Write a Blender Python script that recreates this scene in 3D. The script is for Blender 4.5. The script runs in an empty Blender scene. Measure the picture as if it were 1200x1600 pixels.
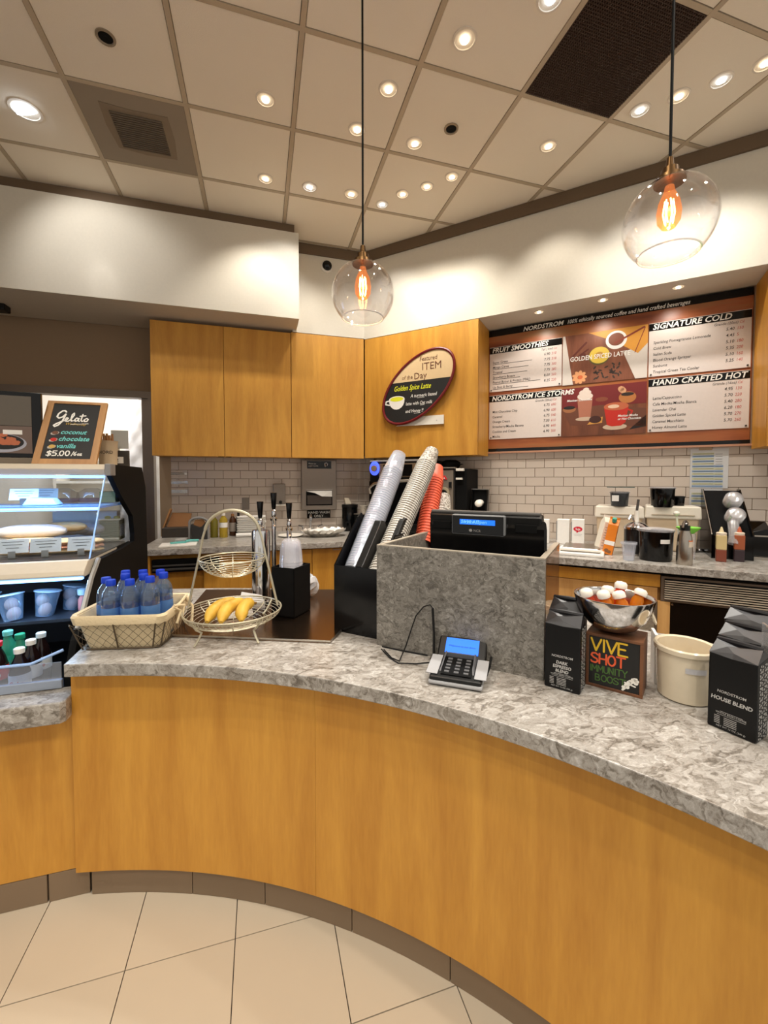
import bpy, bmesh, math, random
from mathutils import Matrix, Vector, Euler
import numpy as np
random.seed(7)
R = math.radians; PI = math.pi; S = 2 ** -.5
SC = bpy.context.scene; COL = SC.collection
H = 1.44; CEIL = 3.62; CT = .845; BC = .935
# ---------------------------------------------------------------- camera
YAW, PITCH, ROLL, FPX, PPY = 0.28607, 0.03515, -0.00075, 657.15, 773.5
cf = Vector((math.sin(YAW) * math.cos(PITCH), math.cos(YAW) * math.cos(PITCH), -math.sin(PITCH)))
cr = Vector((math.cos(YAW), -math.sin(YAW), 0)); cu = cr.cross(cf)
cam_d = bpy.data.cameras.new('camera'); cam = bpy.data.objects.new('camera', cam_d); COL.objects.link(cam)
cam.matrix_world = Matrix(((cr.x, cu.x, -cf.x, 0), (cr.y, cu.y, -cf.y, 0), (cr.z, cu.z, -cf.z, H), (0, 0, 0, 1)))
cam_d.sensor_fit = 'HORIZONTAL'; cam_d.sensor_width = 36; cam_d.lens = FPX / 1200 * 36
cam_d.shift_y = -(800 - PPY) / 1200; cam_d.clip_start = .02
SC.camera = cam
# ---------------------------------------------------------------- world and exposure
W = bpy.data.worlds.new('world'); SC.world = W; W.use_nodes = True
W.node_tree.nodes['Background'].inputs[0].default_value = (1, .95, .86, 1)
W.node_tree.nodes['Background'].inputs[1].default_value = .70
SC.view_settings.view_transform = 'Standard'; SC.view_settings.look = 'None'
SC.view_settings.exposure = 0.0; SC.view_settings.gamma = 1; SC.view_settings.use_curve_mapping = False
SPOT_W = 78; WASH_W = 25
WARM = (1, .94, .84); COOL = (1, .98, .95)
# ---------------------------------------------------------------- placing by sight lines on real planes
CAM = Vector((0, 0, H))
def ray(x, y): return cf * FPX + cr * (x - 600) - cu * (y - PPY)
def hit(x, y, n, d):
    n = Vector(n); v = ray(x, y); return CAM + v * ((d - n.dot(CAM)) / n.dot(v))
def oz(x, y, z): return hit(x, y, (0, 0, 1), z)
def oY(x, y, Y): return hit(x, y, (0, 1, 0), Y)
def oX(x, y, X): return hit(x, y, (1, 0, 0), X)
def oK(x, y, K):
    p = hit(x, y, (S, S, 0), K); return Vector(((p.x - p.y) * S, (p.x + p.y) * S, p.z))   # (u, k, z) of the diagonal wall
def D(u, k, z=0): return Vector((S * u + S * k, -S * u + S * k, z))
DR = -PI / 4
DM = Matrix.Rotation(DR, 4, 'Z')
# ---------------------------------------------------------------- materials
def lin(c):
    return tuple(((v / 255) / 12.92 if v / 255 <= .04045 else ((v / 255 + .055) / 1.055) ** 2.4) for v in c) + (1,)
MATS = {}
def mat(name, rgb, rough=.6, metal=0, emit=None, es=0, bump=0, bs=60, coat=0, vary=0, spec=.5, sub=None):
    if name in MATS: return MATS[name]
    m = bpy.data.materials.new(name); m.use_nodes = True; nt = m.node_tree; N = nt.nodes; L = nt.links
    b = N['Principled BSDF']; c = lin(rgb)
    b.inputs['Base Color'].default_value = c; b.inputs['Roughness'].default_value = rough
    b.inputs['Metallic'].default_value = metal; b.inputs['Specular IOR Level'].default_value = spec
    if coat: b.inputs['Coat Weight'].default_value = coat
    if emit: b.inputs['Emission Color'].default_value = lin(emit); b.inputs['Emission Strength'].default_value = es
    tc = N.new('ShaderNodeTexCoord')
    nz = N.new('ShaderNodeTexNoise'); nz.inputs['Scale'].default_value = bs; nz.inputs['Detail'].default_value = 3
    L.new(tc.outputs['Object'], nz.inputs['Vector'])
    v = vary or .04
    hs = N.new('ShaderNodeHueSaturation'); hs.inputs['Color'].default_value = c
    mr = N.new('ShaderNodeMapRange'); mr.inputs['To Min'].default_value = 1 - v; mr.inputs['To Max'].default_value = 1 + v
    L.new(nz.outputs['Fac'], mr.inputs['Value'])
    if vary:
        oi = N.new('ShaderNodeObjectInfo'); mr2 = N.new('ShaderNodeMapRange')
        mr2.inputs['To Min'].default_value = 1 - vary; mr2.inputs['To Max'].default_value = 1 + vary
        L.new(oi.outputs['Random'], mr2.inputs['Value'])
        mu = N.new('ShaderNodeMath'); mu.operation = 'MULTIPLY'
        mr.inputs['To Min'].default_value = .97; mr.inputs['To Max'].default_value = 1.03
        L.new(mr.outputs[0], mu.inputs[0]); L.new(mr2.outputs[0], mu.inputs[1]); L.new(mu.outputs[0], hs.inputs['Value'])
    else: L.new(mr.outputs[0], hs.inputs['Value'])
    L.new(hs.outputs[0], b.inputs['Base Color'])
    if bump:
        bp = N.new('ShaderNodeBump'); bp.inputs['Strength'].default_value = bump; bp.inputs['Distance'].default_value = .002
        L.new(nz.outputs['Fac'], bp.inputs['Height']); L.new(bp.outputs[0], b.inputs['Normal'])
    MATS[name] = m; return m
def nodes(name):
    m = bpy.data.materials.new(name); m.use_nodes = True; MATS[name] = m
    return m, m.node_tree.nodes, m.node_tree.links, m.node_tree.nodes['Principled BSDF']
def ramp(N, L, src, stops):
    r = N.new('ShaderNodeValToRGB'); e = r.color_ramp.elements
    while len(e) > 1: e.remove(e[-1])
    e[0].position, e[0].color = stops[0][0], lin(stops[0][1])
    for p, c in stops[1:]:
        q = e.new(p); q.color = lin(c)
    L.new(src, r.inputs[0]); return r
def wood(name, dark, light, rough=.42, scale=(1, 1, 1)):
    m, N, L, b = nodes(name)
    tc = N.new('ShaderNodeTexCoord'); mp = N.new('ShaderNodeMapping'); mp.inputs['Scale'].default_value = (9 * scale[0], 9 * scale[1], 1.1 * scale[2])
    L.new(tc.outputs['Object'], mp.inputs[0])
    n1 = N.new('ShaderNodeTexNoise'); n1.inputs['Scale'].default_value = 1.3; n1.inputs['Detail'].default_value = 6; n1.inputs['Distortion'].default_value = .6
    L.new(mp.outputs[0], n1.inputs['Vector'])
    n2 = N.new('ShaderNodeTexNoise'); n2.inputs['Scale'].default_value = 14; n2.inputs['Detail'].default_value = 4
    L.new(mp.outputs[0], n2.inputs['Vector'])
    mx = N.new('ShaderNodeMath'); mx.operation = 'MULTIPLY_ADD'; mx.inputs[1].default_value = .3
    L.new(n2.outputs['Fac'], mx.inputs[0]); L.new(n1.outputs['Fac'], mx.inputs[2])
    r = ramp(N, L, mx.outputs[0], [(.38, dark), (.85, light)])
    L.new(r.outputs[0], b.inputs['Base Color']); b.inputs['Roughness'].default_value = rough
    return m
def stone(name, stops, scale=16, rough=.28):
    m, N, L, b = nodes(name)
    tc = N.new('ShaderNodeTexCoord'); mp = N.new('ShaderNodeMapping'); mp.inputs['Rotation'].default_value = (0, 0, .6); mp.inputs['Scale'].default_value = (1, 1.7, 1.3)
    L.new(tc.outputs['Object'], mp.inputs[0])
    w = N.new('ShaderNodeTexNoise'); w.inputs['Scale'].default_value = scale * .6; w.inputs['Detail'].default_value = 5
    L.new(mp.outputs[0], w.inputs['Vector'])
    mxv = N.new('ShaderNodeMixRGB'); mxv.inputs[0].default_value = .16
    L.new(mp.outputs[0], mxv.inputs[1]); L.new(w.outputs['Color'], mxv.inputs[2])
    n = N.new('ShaderNodeTexNoise'); n.inputs['Scale'].default_value = scale; n.inputs['Detail'].default_value = 9; n.inputs['Roughness'].default_value = .68; n.inputs['Distortion'].default_value = .9
    L.new(mxv.outputs[0], n.inputs['Vector'])
    r = ramp(N, L, n.outputs['Fac'], stops)
    L.new(r.outputs[0], b.inputs['Base Color']); b.inputs['Roughness'].default_value = rough
    return m
def clear(name, tint=(255, 255, 255), gloss=.9, rough=.03, base=.06, edge=.5, milky=0, milkc=(235, 240, 245), glow=None):
    m = bpy.data.materials.new(name); m.use_nodes = True; N = m.node_tree.nodes; L = m.node_tree.links; MATS[name] = m
    N.remove(N['Principled BSDF']); out = N['Material Output']
    tr = N.new('ShaderNodeBsdfTransparent'); tr.inputs[0].default_value = lin(tint)
    gl = N.new('ShaderNodeBsdfGlossy'); gl.inputs[0].default_value = (gloss,) * 3 + (1,); gl.inputs['Roughness'].default_value = rough
    lw = N.new('ShaderNodeLayerWeight'); lw.inputs[0].default_value = .35
    mr = N.new('ShaderNodeMapRange'); mr.inputs['To Min'].default_value = base; mr.inputs['To Max'].default_value = edge
    pw = N.new('ShaderNodeMath'); pw.operation = 'POWER'; pw.inputs[1].default_value = 2
    L.new(lw.outputs['Facing'], pw.inputs[0]); L.new(pw.outputs[0], mr.inputs['Value'])
    mx = N.new('ShaderNodeMixShader'); L.new(mr.outputs[0], mx.inputs[0]); L.new(tr.outputs[0], mx.inputs[1]); L.new(gl.outputs[0], mx.inputs[2])
    last = mx
    if milky:
        df = N.new('ShaderNodeBsdfDiffuse'); df.inputs[0].default_value = lin(milkc)
        m2 = N.new('ShaderNodeMixShader'); m2.inputs[0].default_value = milky
        L.new(mx.outputs[0], m2.inputs[1]); L.new(df.outputs[0], m2.inputs[2]); last = m2
    if glow:
        em = N.new('ShaderNodeEmission'); em.inputs[0].default_value = lin(glow[0]); em.inputs[1].default_value = glow[1]
        ad = N.new('ShaderNodeAddShader'); L.new(last.outputs[0], ad.inputs[0]); L.new(em.outputs[0], ad.inputs[1]); last = ad
    L.new(last.outputs[0], out.inputs[0]); return m
WOOD = wood('maple_veneer', (186, 126, 42), (214, 156, 62))
WOODK = wood('maple_veneer_pale', (205, 160, 92), (228, 186, 120))
WOODP = wood('pine_frame', (178, 126, 66), (212, 164, 100), .6)
WOODB = wood('walnut_box', (72, 42, 24), (118, 74, 44), .5)
STONE = stone('speckled_stone', [(.28, (84, 77, 69)), (.40, (124, 117, 108)), (.48, (156, 150, 142)), (.57, (176, 171, 164)), (.70, (208, 205, 200))], 24)
STONE_SHADED = stone('shaded_speckled_stone', [(.28, (50, 46, 41)), (.40, (92, 87, 80)), (.50, (122, 117, 109)), (.60, (142, 137, 129)), (.72, (186, 182, 174))], 34, .35)  # same stone as the worktop, shade of the upright faces put into darker colours
WHITE = mat('wall_paint', (214, 206, 190), .7)
TAUPE = mat('taupe_paint', (150, 126, 100), .8)
PANELM = mat('ceiling_panel', (240, 228, 208), .9, bump=.4, bs=300)
GRIDM = mat('ceiling_grid', (186, 168, 142), .6)
TRIMD = mat('brown_trim', (104, 84, 62), .7)
TILEF = mat('floor_tile', (204, 190, 168), .35, vary=.035, bs=6)
GROUT = mat('grout', (70, 60, 50), .9)
TILEK = mat('kick_tile', (128, 108, 86), .5, vary=.05, bs=8)
TILEW = mat('subway_tile', (204, 190, 176), .22, vary=.035, bs=20)
GROUTW = mat('tile_grout', (128, 106, 84), .9)
BLACK = mat('black_plastic', (12, 12, 12), .35, spec=.35)
BLACKM = mat('matte_black', (9, 9, 9), .7, spec=.15)
BLACKG = mat('black_gloss', (7, 7, 8), .15, spec=.35)
DGREY = mat('dark_grey', (62, 58, 54), .5)
GREY = mat('grey_plastic', (140, 138, 136), .5)
CHROME = mat('chrome', (220, 220, 222), .12, 1)
STEEL = mat('brushed_steel', (176, 168, 158), .3, 1)
STEELB = mat('bronze_steel', (150, 122, 98), .22, 1)
BRASS = mat('aged_brass', (92, 68, 42), .35, 1)
WIREM = mat('champagne_wire', (196, 188, 164), .35, .55)
PAPER = mat('white_paper', (235, 232, 226), .8)
CREAM = mat('cream_ceramic', (222, 208, 182), .22, coat=.3)
WPLAS = mat('white_plastic', (232, 226, 214), .4)
CLOTH = mat('canvas_cloth', (222, 202, 164), .9, bump=.8, bs=120)
RED = mat('red', (200, 30, 40), .5)
MAROON = mat('maroon_frame', (110, 14, 20), .35)
BLUECAP = mat('blue_cap', (4, 56, 190), .4)
CARD = mat('cardboard', (150, 104, 62), .8)
GLASS = clear('clear_glass', (250, 250, 250))
GLOBE = clear('globe_glass', (253, 252, 252), base=.03, edge=.6)
PETW = clear('water_bottle_plastic', (228, 238, 250), base=.08, edge=.85, milky=.07, milkc=(190, 215, 245))
CUPC = clear('clear_cup_plastic', (240, 242, 246), base=.1, edge=.9, milky=.26, milkc=(226, 230, 240))
CUPM = clear('milky_cup_plastic', (245, 246, 250), base=.1, edge=.8, milky=.26, milkc=(238, 236, 240))
ACRYL = clear('smoky_acrylic', (205, 180, 158), base=.08, edge=.6, milky=.12, milkc=(150, 120, 95))
LEDB = mat('led_strip', (160, 205, 255), .5, emit=(110, 175, 255), es=5)
LAMPM = mat('lamp_face', (255, 250, 240), .3, emit=(255, 240, 215), es=9)
LAMPC = mat('lamp_face_cool', (250, 252, 255), .3, emit=(225, 238, 255), es=9)
LCD = mat('blue_lcd', (20, 110, 240), .4, emit=(20, 105, 240), es=.9)
FILM = mat('hot_filament', (255, 190, 110), .5, emit=(255, 196, 130), es=45)
INKW = mat('white_ink', (238, 234, 226), .7)
INKB = mat('black_ink', (30, 26, 26), .7)
INKR = mat('red_ink', (196, 84, 78), .7)
# ---------------------------------------------------------------- mesh building
class MB:
    def __init__(s): s.v = []; s.f = []; s.T = Matrix()
    def add(s, vs, fs):
        n = len(s.v); s.v += [tuple(s.T @ Vector(v)) for v in vs]; s.f += [tuple(i + n for i in f) for f in fs]; return s
    def box(s, x0, x1, y0, y1, z0, z1):
        return s.add([(x, y, z) for x in (x0, x1) for y in (y0, y1) for z in (z0, z1)],
                     [(0, 1, 3, 2), (4, 6, 7, 5), (0, 4, 5, 1), (2, 3, 7, 6), (0, 2, 6, 4), (1, 5, 7, 3)])
    def hexa(s, p):   # 8 points: bottom loop 4, top loop 4
        return s.add(p, [(0, 3, 2, 1), (4, 5, 6, 7)] + [(i, (i + 1) % 4, (i + 1) % 4 + 4, i + 4) for i in range(4)])
    def prism(s, poly, z0, z1):
        n = len(poly); a = sum(poly[i][0] * poly[(i + 1) % n][1] - poly[(i + 1) % n][0] * poly[i][1] for i in range(n))
        if a < 0: poly = poly[::-1]
        return s.add([(x, y, z0) for x, y in poly] + [(x, y, z1) for x, y in poly],
                     [tuple(range(n))[::-1], tuple(range(n, 2 * n))] + [(i, (i + 1) % n, (i + 1) % n + n, i + n) for i in range(n)])
    def prismx(s, poly, x0, x1):    # poly in (y, z), extruded along x
        T = s.T; s.T = T @ Matrix(((0, 0, 1, 0), (1, 0, 0, 0), (0, 1, 0, 0), (0, 0, 0, 1))); s.prism(poly, x0, x1); s.T = T; return s
    def prismy(s, poly, y0, y1):    # poly in (x, z), extruded along y
        T = s.T; s.T = T @ Matrix(((1, 0, 0, 0), (0, 0, -1, 0), (0, 1, 0, 0), (0, 0, 0, 1))); s.prism(poly, -y1, -y0); s.T = T; return s
    def lathe(s, prof, n=24, sx=1, sy=1, c=(0, 0, 0)):
        vs = []; fs = []; m = len(prof)
        for r, z in prof:
            for i in range(n):
                a = 2 * PI * i / n; vs.append((c[0] + sx * r * math.cos(a), c[1] + sy * r * math.sin(a), c[2] + z))
        for j in range(m - 1):
            for i in range(n): fs.append((j * n + i, j * n + (i + 1) % n, (j + 1) * n + (i + 1) % n, (j + 1) * n + i))
        if prof[0][0] > 1e-6: fs.append(tuple(range(n))[::-1])
        if prof[-1][0] > 1e-6: fs.append(tuple((m - 1) * n + i for i in range(n)))
        return s.add(vs, fs)
    def shell(s, prof, n=24, c=(0, 0, 0), sx=1, sy=1):   # open lathe, no caps
        vs = []; fs = []; m = len(prof)
        for r, z in prof:
            for i in range(n):
                a = 2 * PI * i / n; vs.append((c[0] + sx * r * math.cos(a), c[1] + sy * r * math.sin(a), c[2] + z))
        for j in range(m - 1):
            for i in range(n): fs.append((j * n + i, j * n + (i + 1) % n, (j + 1) * n + (i + 1) % n, (j + 1) * n + i))
        return s.add(vs, fs)
    def tube(s, pts, r, n=6, closed=False, r2=None):
        pts = [Vector(p) for p in pts]; m = len(pts); vs = []; fs = []
        up = None
        for i, p in enumerate(pts):
            a = pts[(i - 1) % m] if (closed or i > 0) else p; b = pts[(i + 1) % m] if (closed or i < m - 1) else p
            t = (b - a).normalized()
            if up is None: up = Vector((0, 0, 1)) if abs(t.z) < .9 else Vector((1, 0, 0))
            x = t.cross(up).normalized(); y = x.cross(t).normalized(); up = y
            rr = r(i / (m - 1)) if callable(r) else r
            for k in range(n):
                q = 2 * PI * k / n; vs.append(p + x * math.cos(q) * rr + y * math.sin(q) * rr)
        for i in range(m if closed else m - 1):
            for k in range(n): fs.append((i * n + k, i * n + (k + 1) % n, ((i + 1) % m) * n + (k + 1) % n, ((i + 1) % m) * n + k))
        if not closed: fs += [tuple(range(n))[::-1], tuple((m - 1) * n + k for k in range(n))]
        return s.add(vs, fs)
    def cyl(s, p0, p1, r, n=16, r1=None):
        p0, p1 = Vector(p0), Vector(p1); t = (p1 - p0).normalized(); up = Vector((0, 0, 1)) if abs(t.z) < .9 else Vector((1, 0, 0))
        x = t.cross(up).normalized(); y = x.cross(t); vs = []
        for p, rr in ((p0, r), (p1, r if r1 is None else r1)):
            for k in range(n): q = 2 * PI * k / n; vs.append(p + x * math.cos(q) * rr + y * math.sin(q) * rr)
        return s.add(vs, [(k, (k + 1) % n, n + (k + 1) % n, n + k) for k in range(n)] + [tuple(range(n))[::-1], tuple(range(n, 2 * n))])
    def ball(s, c, rx, ry=None, rz=None, n=12, m=8):
        ry = ry or rx; rz = rz or rx
        T = s.T; s.T = T @ Matrix.Translation(c) @ Matrix.Diagonal((rx, ry, rz, 1))
        s.lathe([(math.sin(PI * j / m) if 0 < j < m else 0, -math.cos(PI * j / m)) for j in range(m + 1)], n); s.T = T; return s
    def poly(s, pts): return s.add(pts, [tuple(range(len(pts)))])
    def disc(s, cx, cz, rx, rz, y, n=28, rot=0):
        c, d = math.cos(rot), math.sin(rot); P = []
        for i in range(n):
            a = 2 * PI * i / n; p, q = rx * math.cos(a), rz * math.sin(a); P.append((cx + p * c - q * d, y, cz + p * d + q * c))
        return s.poly(P)
    def ribbon(s, pts, w, y=0, cap=True):    # stroke of a pen in the xz plane
        pts = [Vector((p[0], p[1])) for p in pts]
        for a, b in zip(pts, pts[1:]):
            d = (b - a)
            if d.length < 1e-6: continue
            n = Vector((-d.y, d.x)).normalized() * w / 2
            s.poly([((a - n).x, y, (a - n).y), ((b - n).x, y, (b - n).y), ((b + n).x, y, (b + n).y), ((a + n).x, y, (a + n).y)])
        if cap:
            for a in pts: s.disc(a.x, a.y, w / 2, w / 2, y - 2e-5, 8)
        return s
def me(name, m):
    d = bpy.data.meshes.new(name); d.from_pydata(m.v, [], m.f); d.update(); return d
def obj(name, m, mt, parent=None, smooth=False, bevel=0, loc=None, rot=None, label=None, kind=None, weld=True):
    d = me(name, m) if isinstance(m, MB) else m
    if isinstance(m, MB):
        if smooth:
            for p in d.polygons: p.use_smooth = True
            d.set_sharp_from_angle(angle=R(smooth if smooth is not True else 40))
        if mt: d.materials.append(mt)
    o = bpy.data.objects.new(name, d); COL.objects.link(o); o.parent = parent
    if bevel:
        b = o.modifiers.new('bevel', 'BEVEL'); b.width = bevel; b.segments = 2; b.limit_method = 'ANGLE'; b.angle_limit = R(50)
    if loc is not None: o.location = loc
    if rot is not None: o.rotation_euler = rot if hasattr(rot, '__len__') else (0, 0, rot)
    if label: o['label'] = label
    if kind: o['kind'] = kind
    return o
def thing(name, label, cat, loc=(0, 0, 0), rot=0, group=None):
    o = bpy.data.objects.new(name, None); COL.objects.link(o); o.empty_display_size = .05
    o.location = loc; o.rotation_euler = rot if hasattr(rot, '__len__') else (0, 0, rot)
    o['label'] = label; o['category'] = cat
    if group: o['group'] = group
    return o
def tag(o, label, cat, group=None):
    o['label'] = label; o['category'] = cat
    if group: o['group'] = group
    return o
def struct(name, m, mt, loc=None, rot=None, parent=None, **k):
    o = obj(name, m, mt, parent, loc=loc, rot=rot, **k)
    if parent is None: o['kind'] = 'structure'
    return o
def dup(root, loc=None, rot=None, label=None, group=None):
    r = root.copy(); COL.objects.link(r)
    if loc is not None: r.location = loc
    if rot is not None: r.rotation_euler = rot if hasattr(rot, '__len__') else (0, 0, rot)
    if label: r['label'] = label
    if group: r['group'] = group
    for ch in list(root.children):
        c = ch.copy(); COL.objects.link(c); c.parent = r
        for g in ch.children:
            d = g.copy(); COL.objects.link(d); d.parent = c
    return r
TXT = {}
def text(m, s, x, z, size, y=-.0006, align='L', shear=0, sx=1, bend=None, bold=0):
    """flat print facing -y, drawn on m"""
    key = (s, bold)
    if key not in TXT:
        c = bpy.data.curves.new('t', 'FONT'); c.body = s; c.resolution_u = 2; c.offset = bold
        o = bpy.data.objects.new('t', c); d = o.to_mesh()
        vs = [(v.co.x, v.co.y) for v in d.vertices]; fs = [tuple(p.vertices) for p in d.polygons]
        TXT[key] = (vs, fs, max([v[0] for v in vs] or [0]))
        o.to_mesh_clear(); bpy.data.objects.remove(o); bpy.data.curves.remove(c)
    vs, fs, w = TXT[key]
    off = {'L': 0, 'C': -w / 2, 'R': -w}[align]; out = []
    for vx, vy in vs:
        px = (vx + off + vy * shear) * size * sx; pz = vy * size
        if bend: a = px / bend; out.append((x + bend * math.sin(a), y - bend * math.cos(a), z + pz))
        else: out.append((x + px, y, z + pz))
    return m.add(out, [f[::-1] if False else f for f in fs])
STROKES = {   # hand lettering, unit box
 'V': [[(0, 1), (.45, 0), (.95, 1)]], 'I': [[(.1, 1), (.1, 0)]], 'E': [[(.75, 1), (0, 1), (0, 0), (.8, 0)], [(0, .52), (.6, .52)]],
 'S': [[(.75, .85), (.5, 1), (.15, .95), (.02, .72), (.3, .52), (.65, .42), (.75, .2), (.5, .02), (.1, .05), (0, .18)]],
 'H': [[(0, 1), (0, 0)], [(.75, 1), (.75, 0)], [(0, .5), (.75, .5)]], 'O': [[(.4 + .4 * math.cos(a * PI / 6), .5 + .5 * math.sin(a * PI / 6)) for a in range(13)]],
 'T': [[(0, 1), (.9, 1)], [(.45, 1), (.45, 0)]], 'M': [[(0, 0), (.05, 1), (.45, .35), (.85, 1), (.9, 0)]],
 'U': [[(0, 1), (0, .25), (.2, 0), (.55, 0), (.75, .25), (.75, 1)]], 'N': [[(0, 0), (0, 1), (.7, 0), (.7, 1)]],
 'Y': [[(0, 1), (.4, .5), (.8, 1)], [(.4, .5), (.4, 0)]], 'B': [[(0, 0), (0, 1), (.5, .95), (.6, .75), (.45, .55), (0, .52), (.6, .45), (.72, .22), (.5, 0), (0, 0)]],
 '$': [[(.75, .8), (.5, .92), (.15, .85), (.1, .66), (.4, .52), (.7, .4), (.7, .18), (.4, .06), (0, .15)], [(.45, 1.08), (.35, -.08)]],
 '5': [[(.7, 1), (.1, 1), (.08, .58), (.45, .62), (.7, .4), (.6, .08), (.05, .03)]], '.': [[(.05, .02), (.1, .02)]],
 '0': [[(.35 + .33 * math.cos(a * PI / 6), .5 + .5 * math.sin(a * PI / 6)) for a in range(13)]], '/': [[(0, -.1), (.5, 1.05)]],
 '6': [[(.6, .95), (.2, .75), (.02, .35), (.2, .03), (.5, .05), (.6, .3), (.4, .48), (.08, .35)]],
 'o': [[(.22 + .22 * math.cos(a * PI / 4), .24 + .24 * math.sin(a * PI / 4)) for a in range(9)]], 'z': [[(0, .45), (.42, .45), (0, 0), (.45, 0)]],
 '2': [[(.05, .8), (.3, 1), (.6, .8), (.5, .5), (0, 0), (.7, 0)]]}
WID = {'I': .35, 'M': 1.1, 'V': 1.1, '.': .25, '/': .55, 'o': .6, 'z': .6, 'T': 1.05}
def hand(m, s, x, z, size, w, y=-.001, slope=0, sx=1):
    for ch in s:
        if ch == ' ': x += size * .5 * sx; z += slope * size * .5; continue
        for st in STROKES[ch]: m.ribbon([(x + p * size * sx, z + q * size + slope * p * size) for p, q in st], w, y)
        a = WID.get(ch, .95); x += a * size * sx; z += slope * a * size
    return x
def spot(parent, name, loc, target, W_, size=80, col=WARM, blend=.7, rad=.04):
    l = bpy.data.lights.new(name, 'SPOT'); l.energy = W_; l.spot_size = R(size); l.spot_blend = blend; l.color = col; l.shadow_soft_size = rad
    o = bpy.data.objects.new(name, l); COL.objects.link(o)
    d = Vector(target) - Vector(loc); o.location = Vector(loc) - (parent.location if parent else Vector((0, 0, 0))); o.rotation_euler = d.to_track_quat('-Z', 'Y').to_euler(); o.parent = parent
    return o
# ================================================================ STRUCTURE
# floor: dark grout bed with single tiles laid on it
struct('floor', MB().box(-4, 5.5, -2.5, 7, -.06, -.004), GROUT)
fl = bpy.data.objects['floor']; TP = .3065
tm = me('tile', MB().box(.0015, TP - .0015, .0015, TP - .0015, -.004, 0)); tm.materials.append(TILEF)
for i in range(-6, 5):
    for j in range(-3, 3):
        obj('tile', tm, None, fl, loc=(.217 + i * TP, 1.352 + (j - 1) * TP, 0))
# front counter geometry: everything is an arc about this centre
AC = Vector((-.994, -.43)); RS, RP, RK, RB = 2.04, 2.095, 2.118, 3.0
def arc(r, a0, a1, n): return [(AC.x + r * math.cos(R(a0 + (a1 - a0) * i / n)), AC.y + r * math.sin(R(a0 + (a1 - a0) * i / n))) for i in range(n + 1)]
def ang(x, y, r):     # angle on radius r seen at pixel x,y on the floor level
    best = min((abs((AC.x + r * math.cos(R(t / 10))) - oz(x, y, 0).x) + abs((AC.y + r * math.sin(R(t / 10))) - oz(x, y, 0).y), t / 10) for t in range(0, 900)); return best[1]
a_end = math.degrees(math.acos((-.617 - AC.x) / RP))
a_endk = math.degrees(math.acos((-.575 - AC.x) / RK))
kick = struct('baseboard_front', MB().prism(arc(RK + .004, a_endk, 0, 40) + arc(RK + .03, 0, a_endk, 40), 0, .098), GROUT)
ks = [a_endk] + [ang(*p, RK) for p in ((300, 1402), (415, 1420), (553, 1467), (700, 1535))]
while ks[-1] > 6: ks.append(ks[-1] - (ks[-2] - ks[-1]) * 1.05)
for a, b in zip(ks, ks[1:]):
    obj('tile', MB().prism(arc(RK - .004, a - .04, b + .04, 5) + arc(RK + .006, b + .04, a - .04, 5), .001, .097), TILEK, kick)
kl = struct('baseboard_left', MB().box(-2.4, -.58, 1.662, 1.70, 0, .098), GROUT)
for x0, x1 in ((-2.27, -1.97), (-1.965, -1.665), (-1.66, -1.36), (-1.355, -1.06), (-1.056, -.709), (-.706, -.583)):
    obj('tile', MB().box(x0 + .0015, x1 - .0015, 1.652, 1.664, .001, .097), TILEK, kl)
# walls
zt = 3.525
XC = 3.52 / S - 4.0           # x of the inner corner of the front planes
struct('wall_left_upper', MB().prism([(.3, 4.0), (XC, 4.0), (XC + .14, 4.34), (.3, 4.34)], 2.805, zt), WHITE)
struct('ceiling_soffit', MB().prism([(-3.4, 3.72), (.335, 3.72), (.335, 4.0), (.30, 4.34), (-3.4, 4.34)], 2.825, 3.545), WHITE)
mu = MB(); mu.T = DM
struct('wall_right_upper', mu.prism([((XC - 4) * S, 3.52), (1.9, 3.52), (1.9, 3.885), ((XC - 4) * S - .1, 3.885)], 2.80, zt), WHITE)
struct('wall_left', MB().box(-.88, 1.4, 4.31, 4.45, 0, 3.6), TAUPE)
wl = bpy.data.objects['wall_left']
struct('wall_left_strip', MB().box(-.885, -.79, 4.285, 4.312, 0, 2.80), mat('beige_paint', (168, 146, 120), .8))
struct('wall_left_header', MB().box(-3.4, -.88, 4.35, 4.45, 2.245, 3.6), TAUPE)
mr_ = MB(); mr_.T = DM
struct('wall_right', mr_.box(-2.45, 2.2, 3.89, 4.0, 0, 3.6), GROUTW)
wr = bpy.data.objects['wall_right']
struct('wall_left_grout', MB().box(-.80, 1.16, 4.297, 4.312, .90, 1.70), GROUTW)
wg = bpy.data.objects['wall_left_grout']
TW, TH = .1555, .0795
def wall_tiles(parent, x0, x1, zb, rows, y, M, shift):
    d = {}
    for r_ in range(rows):
        x = x0 - (shift + (TW / 2 if r_ % 2 else 0)) % TW
        while x < x1:
            a, b = max(x, x0), min(x + TW - .0022, x1)
            if b - a > .01:
                k = round(b - a, 4)
                if k not in d:
                    mm = MB(); w = b - a; h = TH - .0022; e = .0012
                    mm.hexa([(0, 0, 0), (w, 0, 0), (w, 0, h), (0, 0, h), (e, -.006, e), (w - e, -.006, e), (w - e, -.006, h - e), (e, -.006, h - e)])
                    d[k] = me('tile', mm); d[k].materials.append(TILEW)
                o = obj('tile', d[k], None, parent); o.matrix_local = M @ Matrix.Translation((a, y, zb + r_ * TH))
            x += TW
zrow = oY(330, 774, 4.29).z % TH
zb = BC - ((BC - zrow) % TH)
wall_tiles(wg, -.795, 1.15, zb, 10, 4.298, Matrix(), (-.795 - oY(363, 780, 4.29).x) % TW)
zrow2 = oK(880, 745, 3.88).z % TH; zb2 = BC - ((BC - zrow2) % TH)
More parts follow.
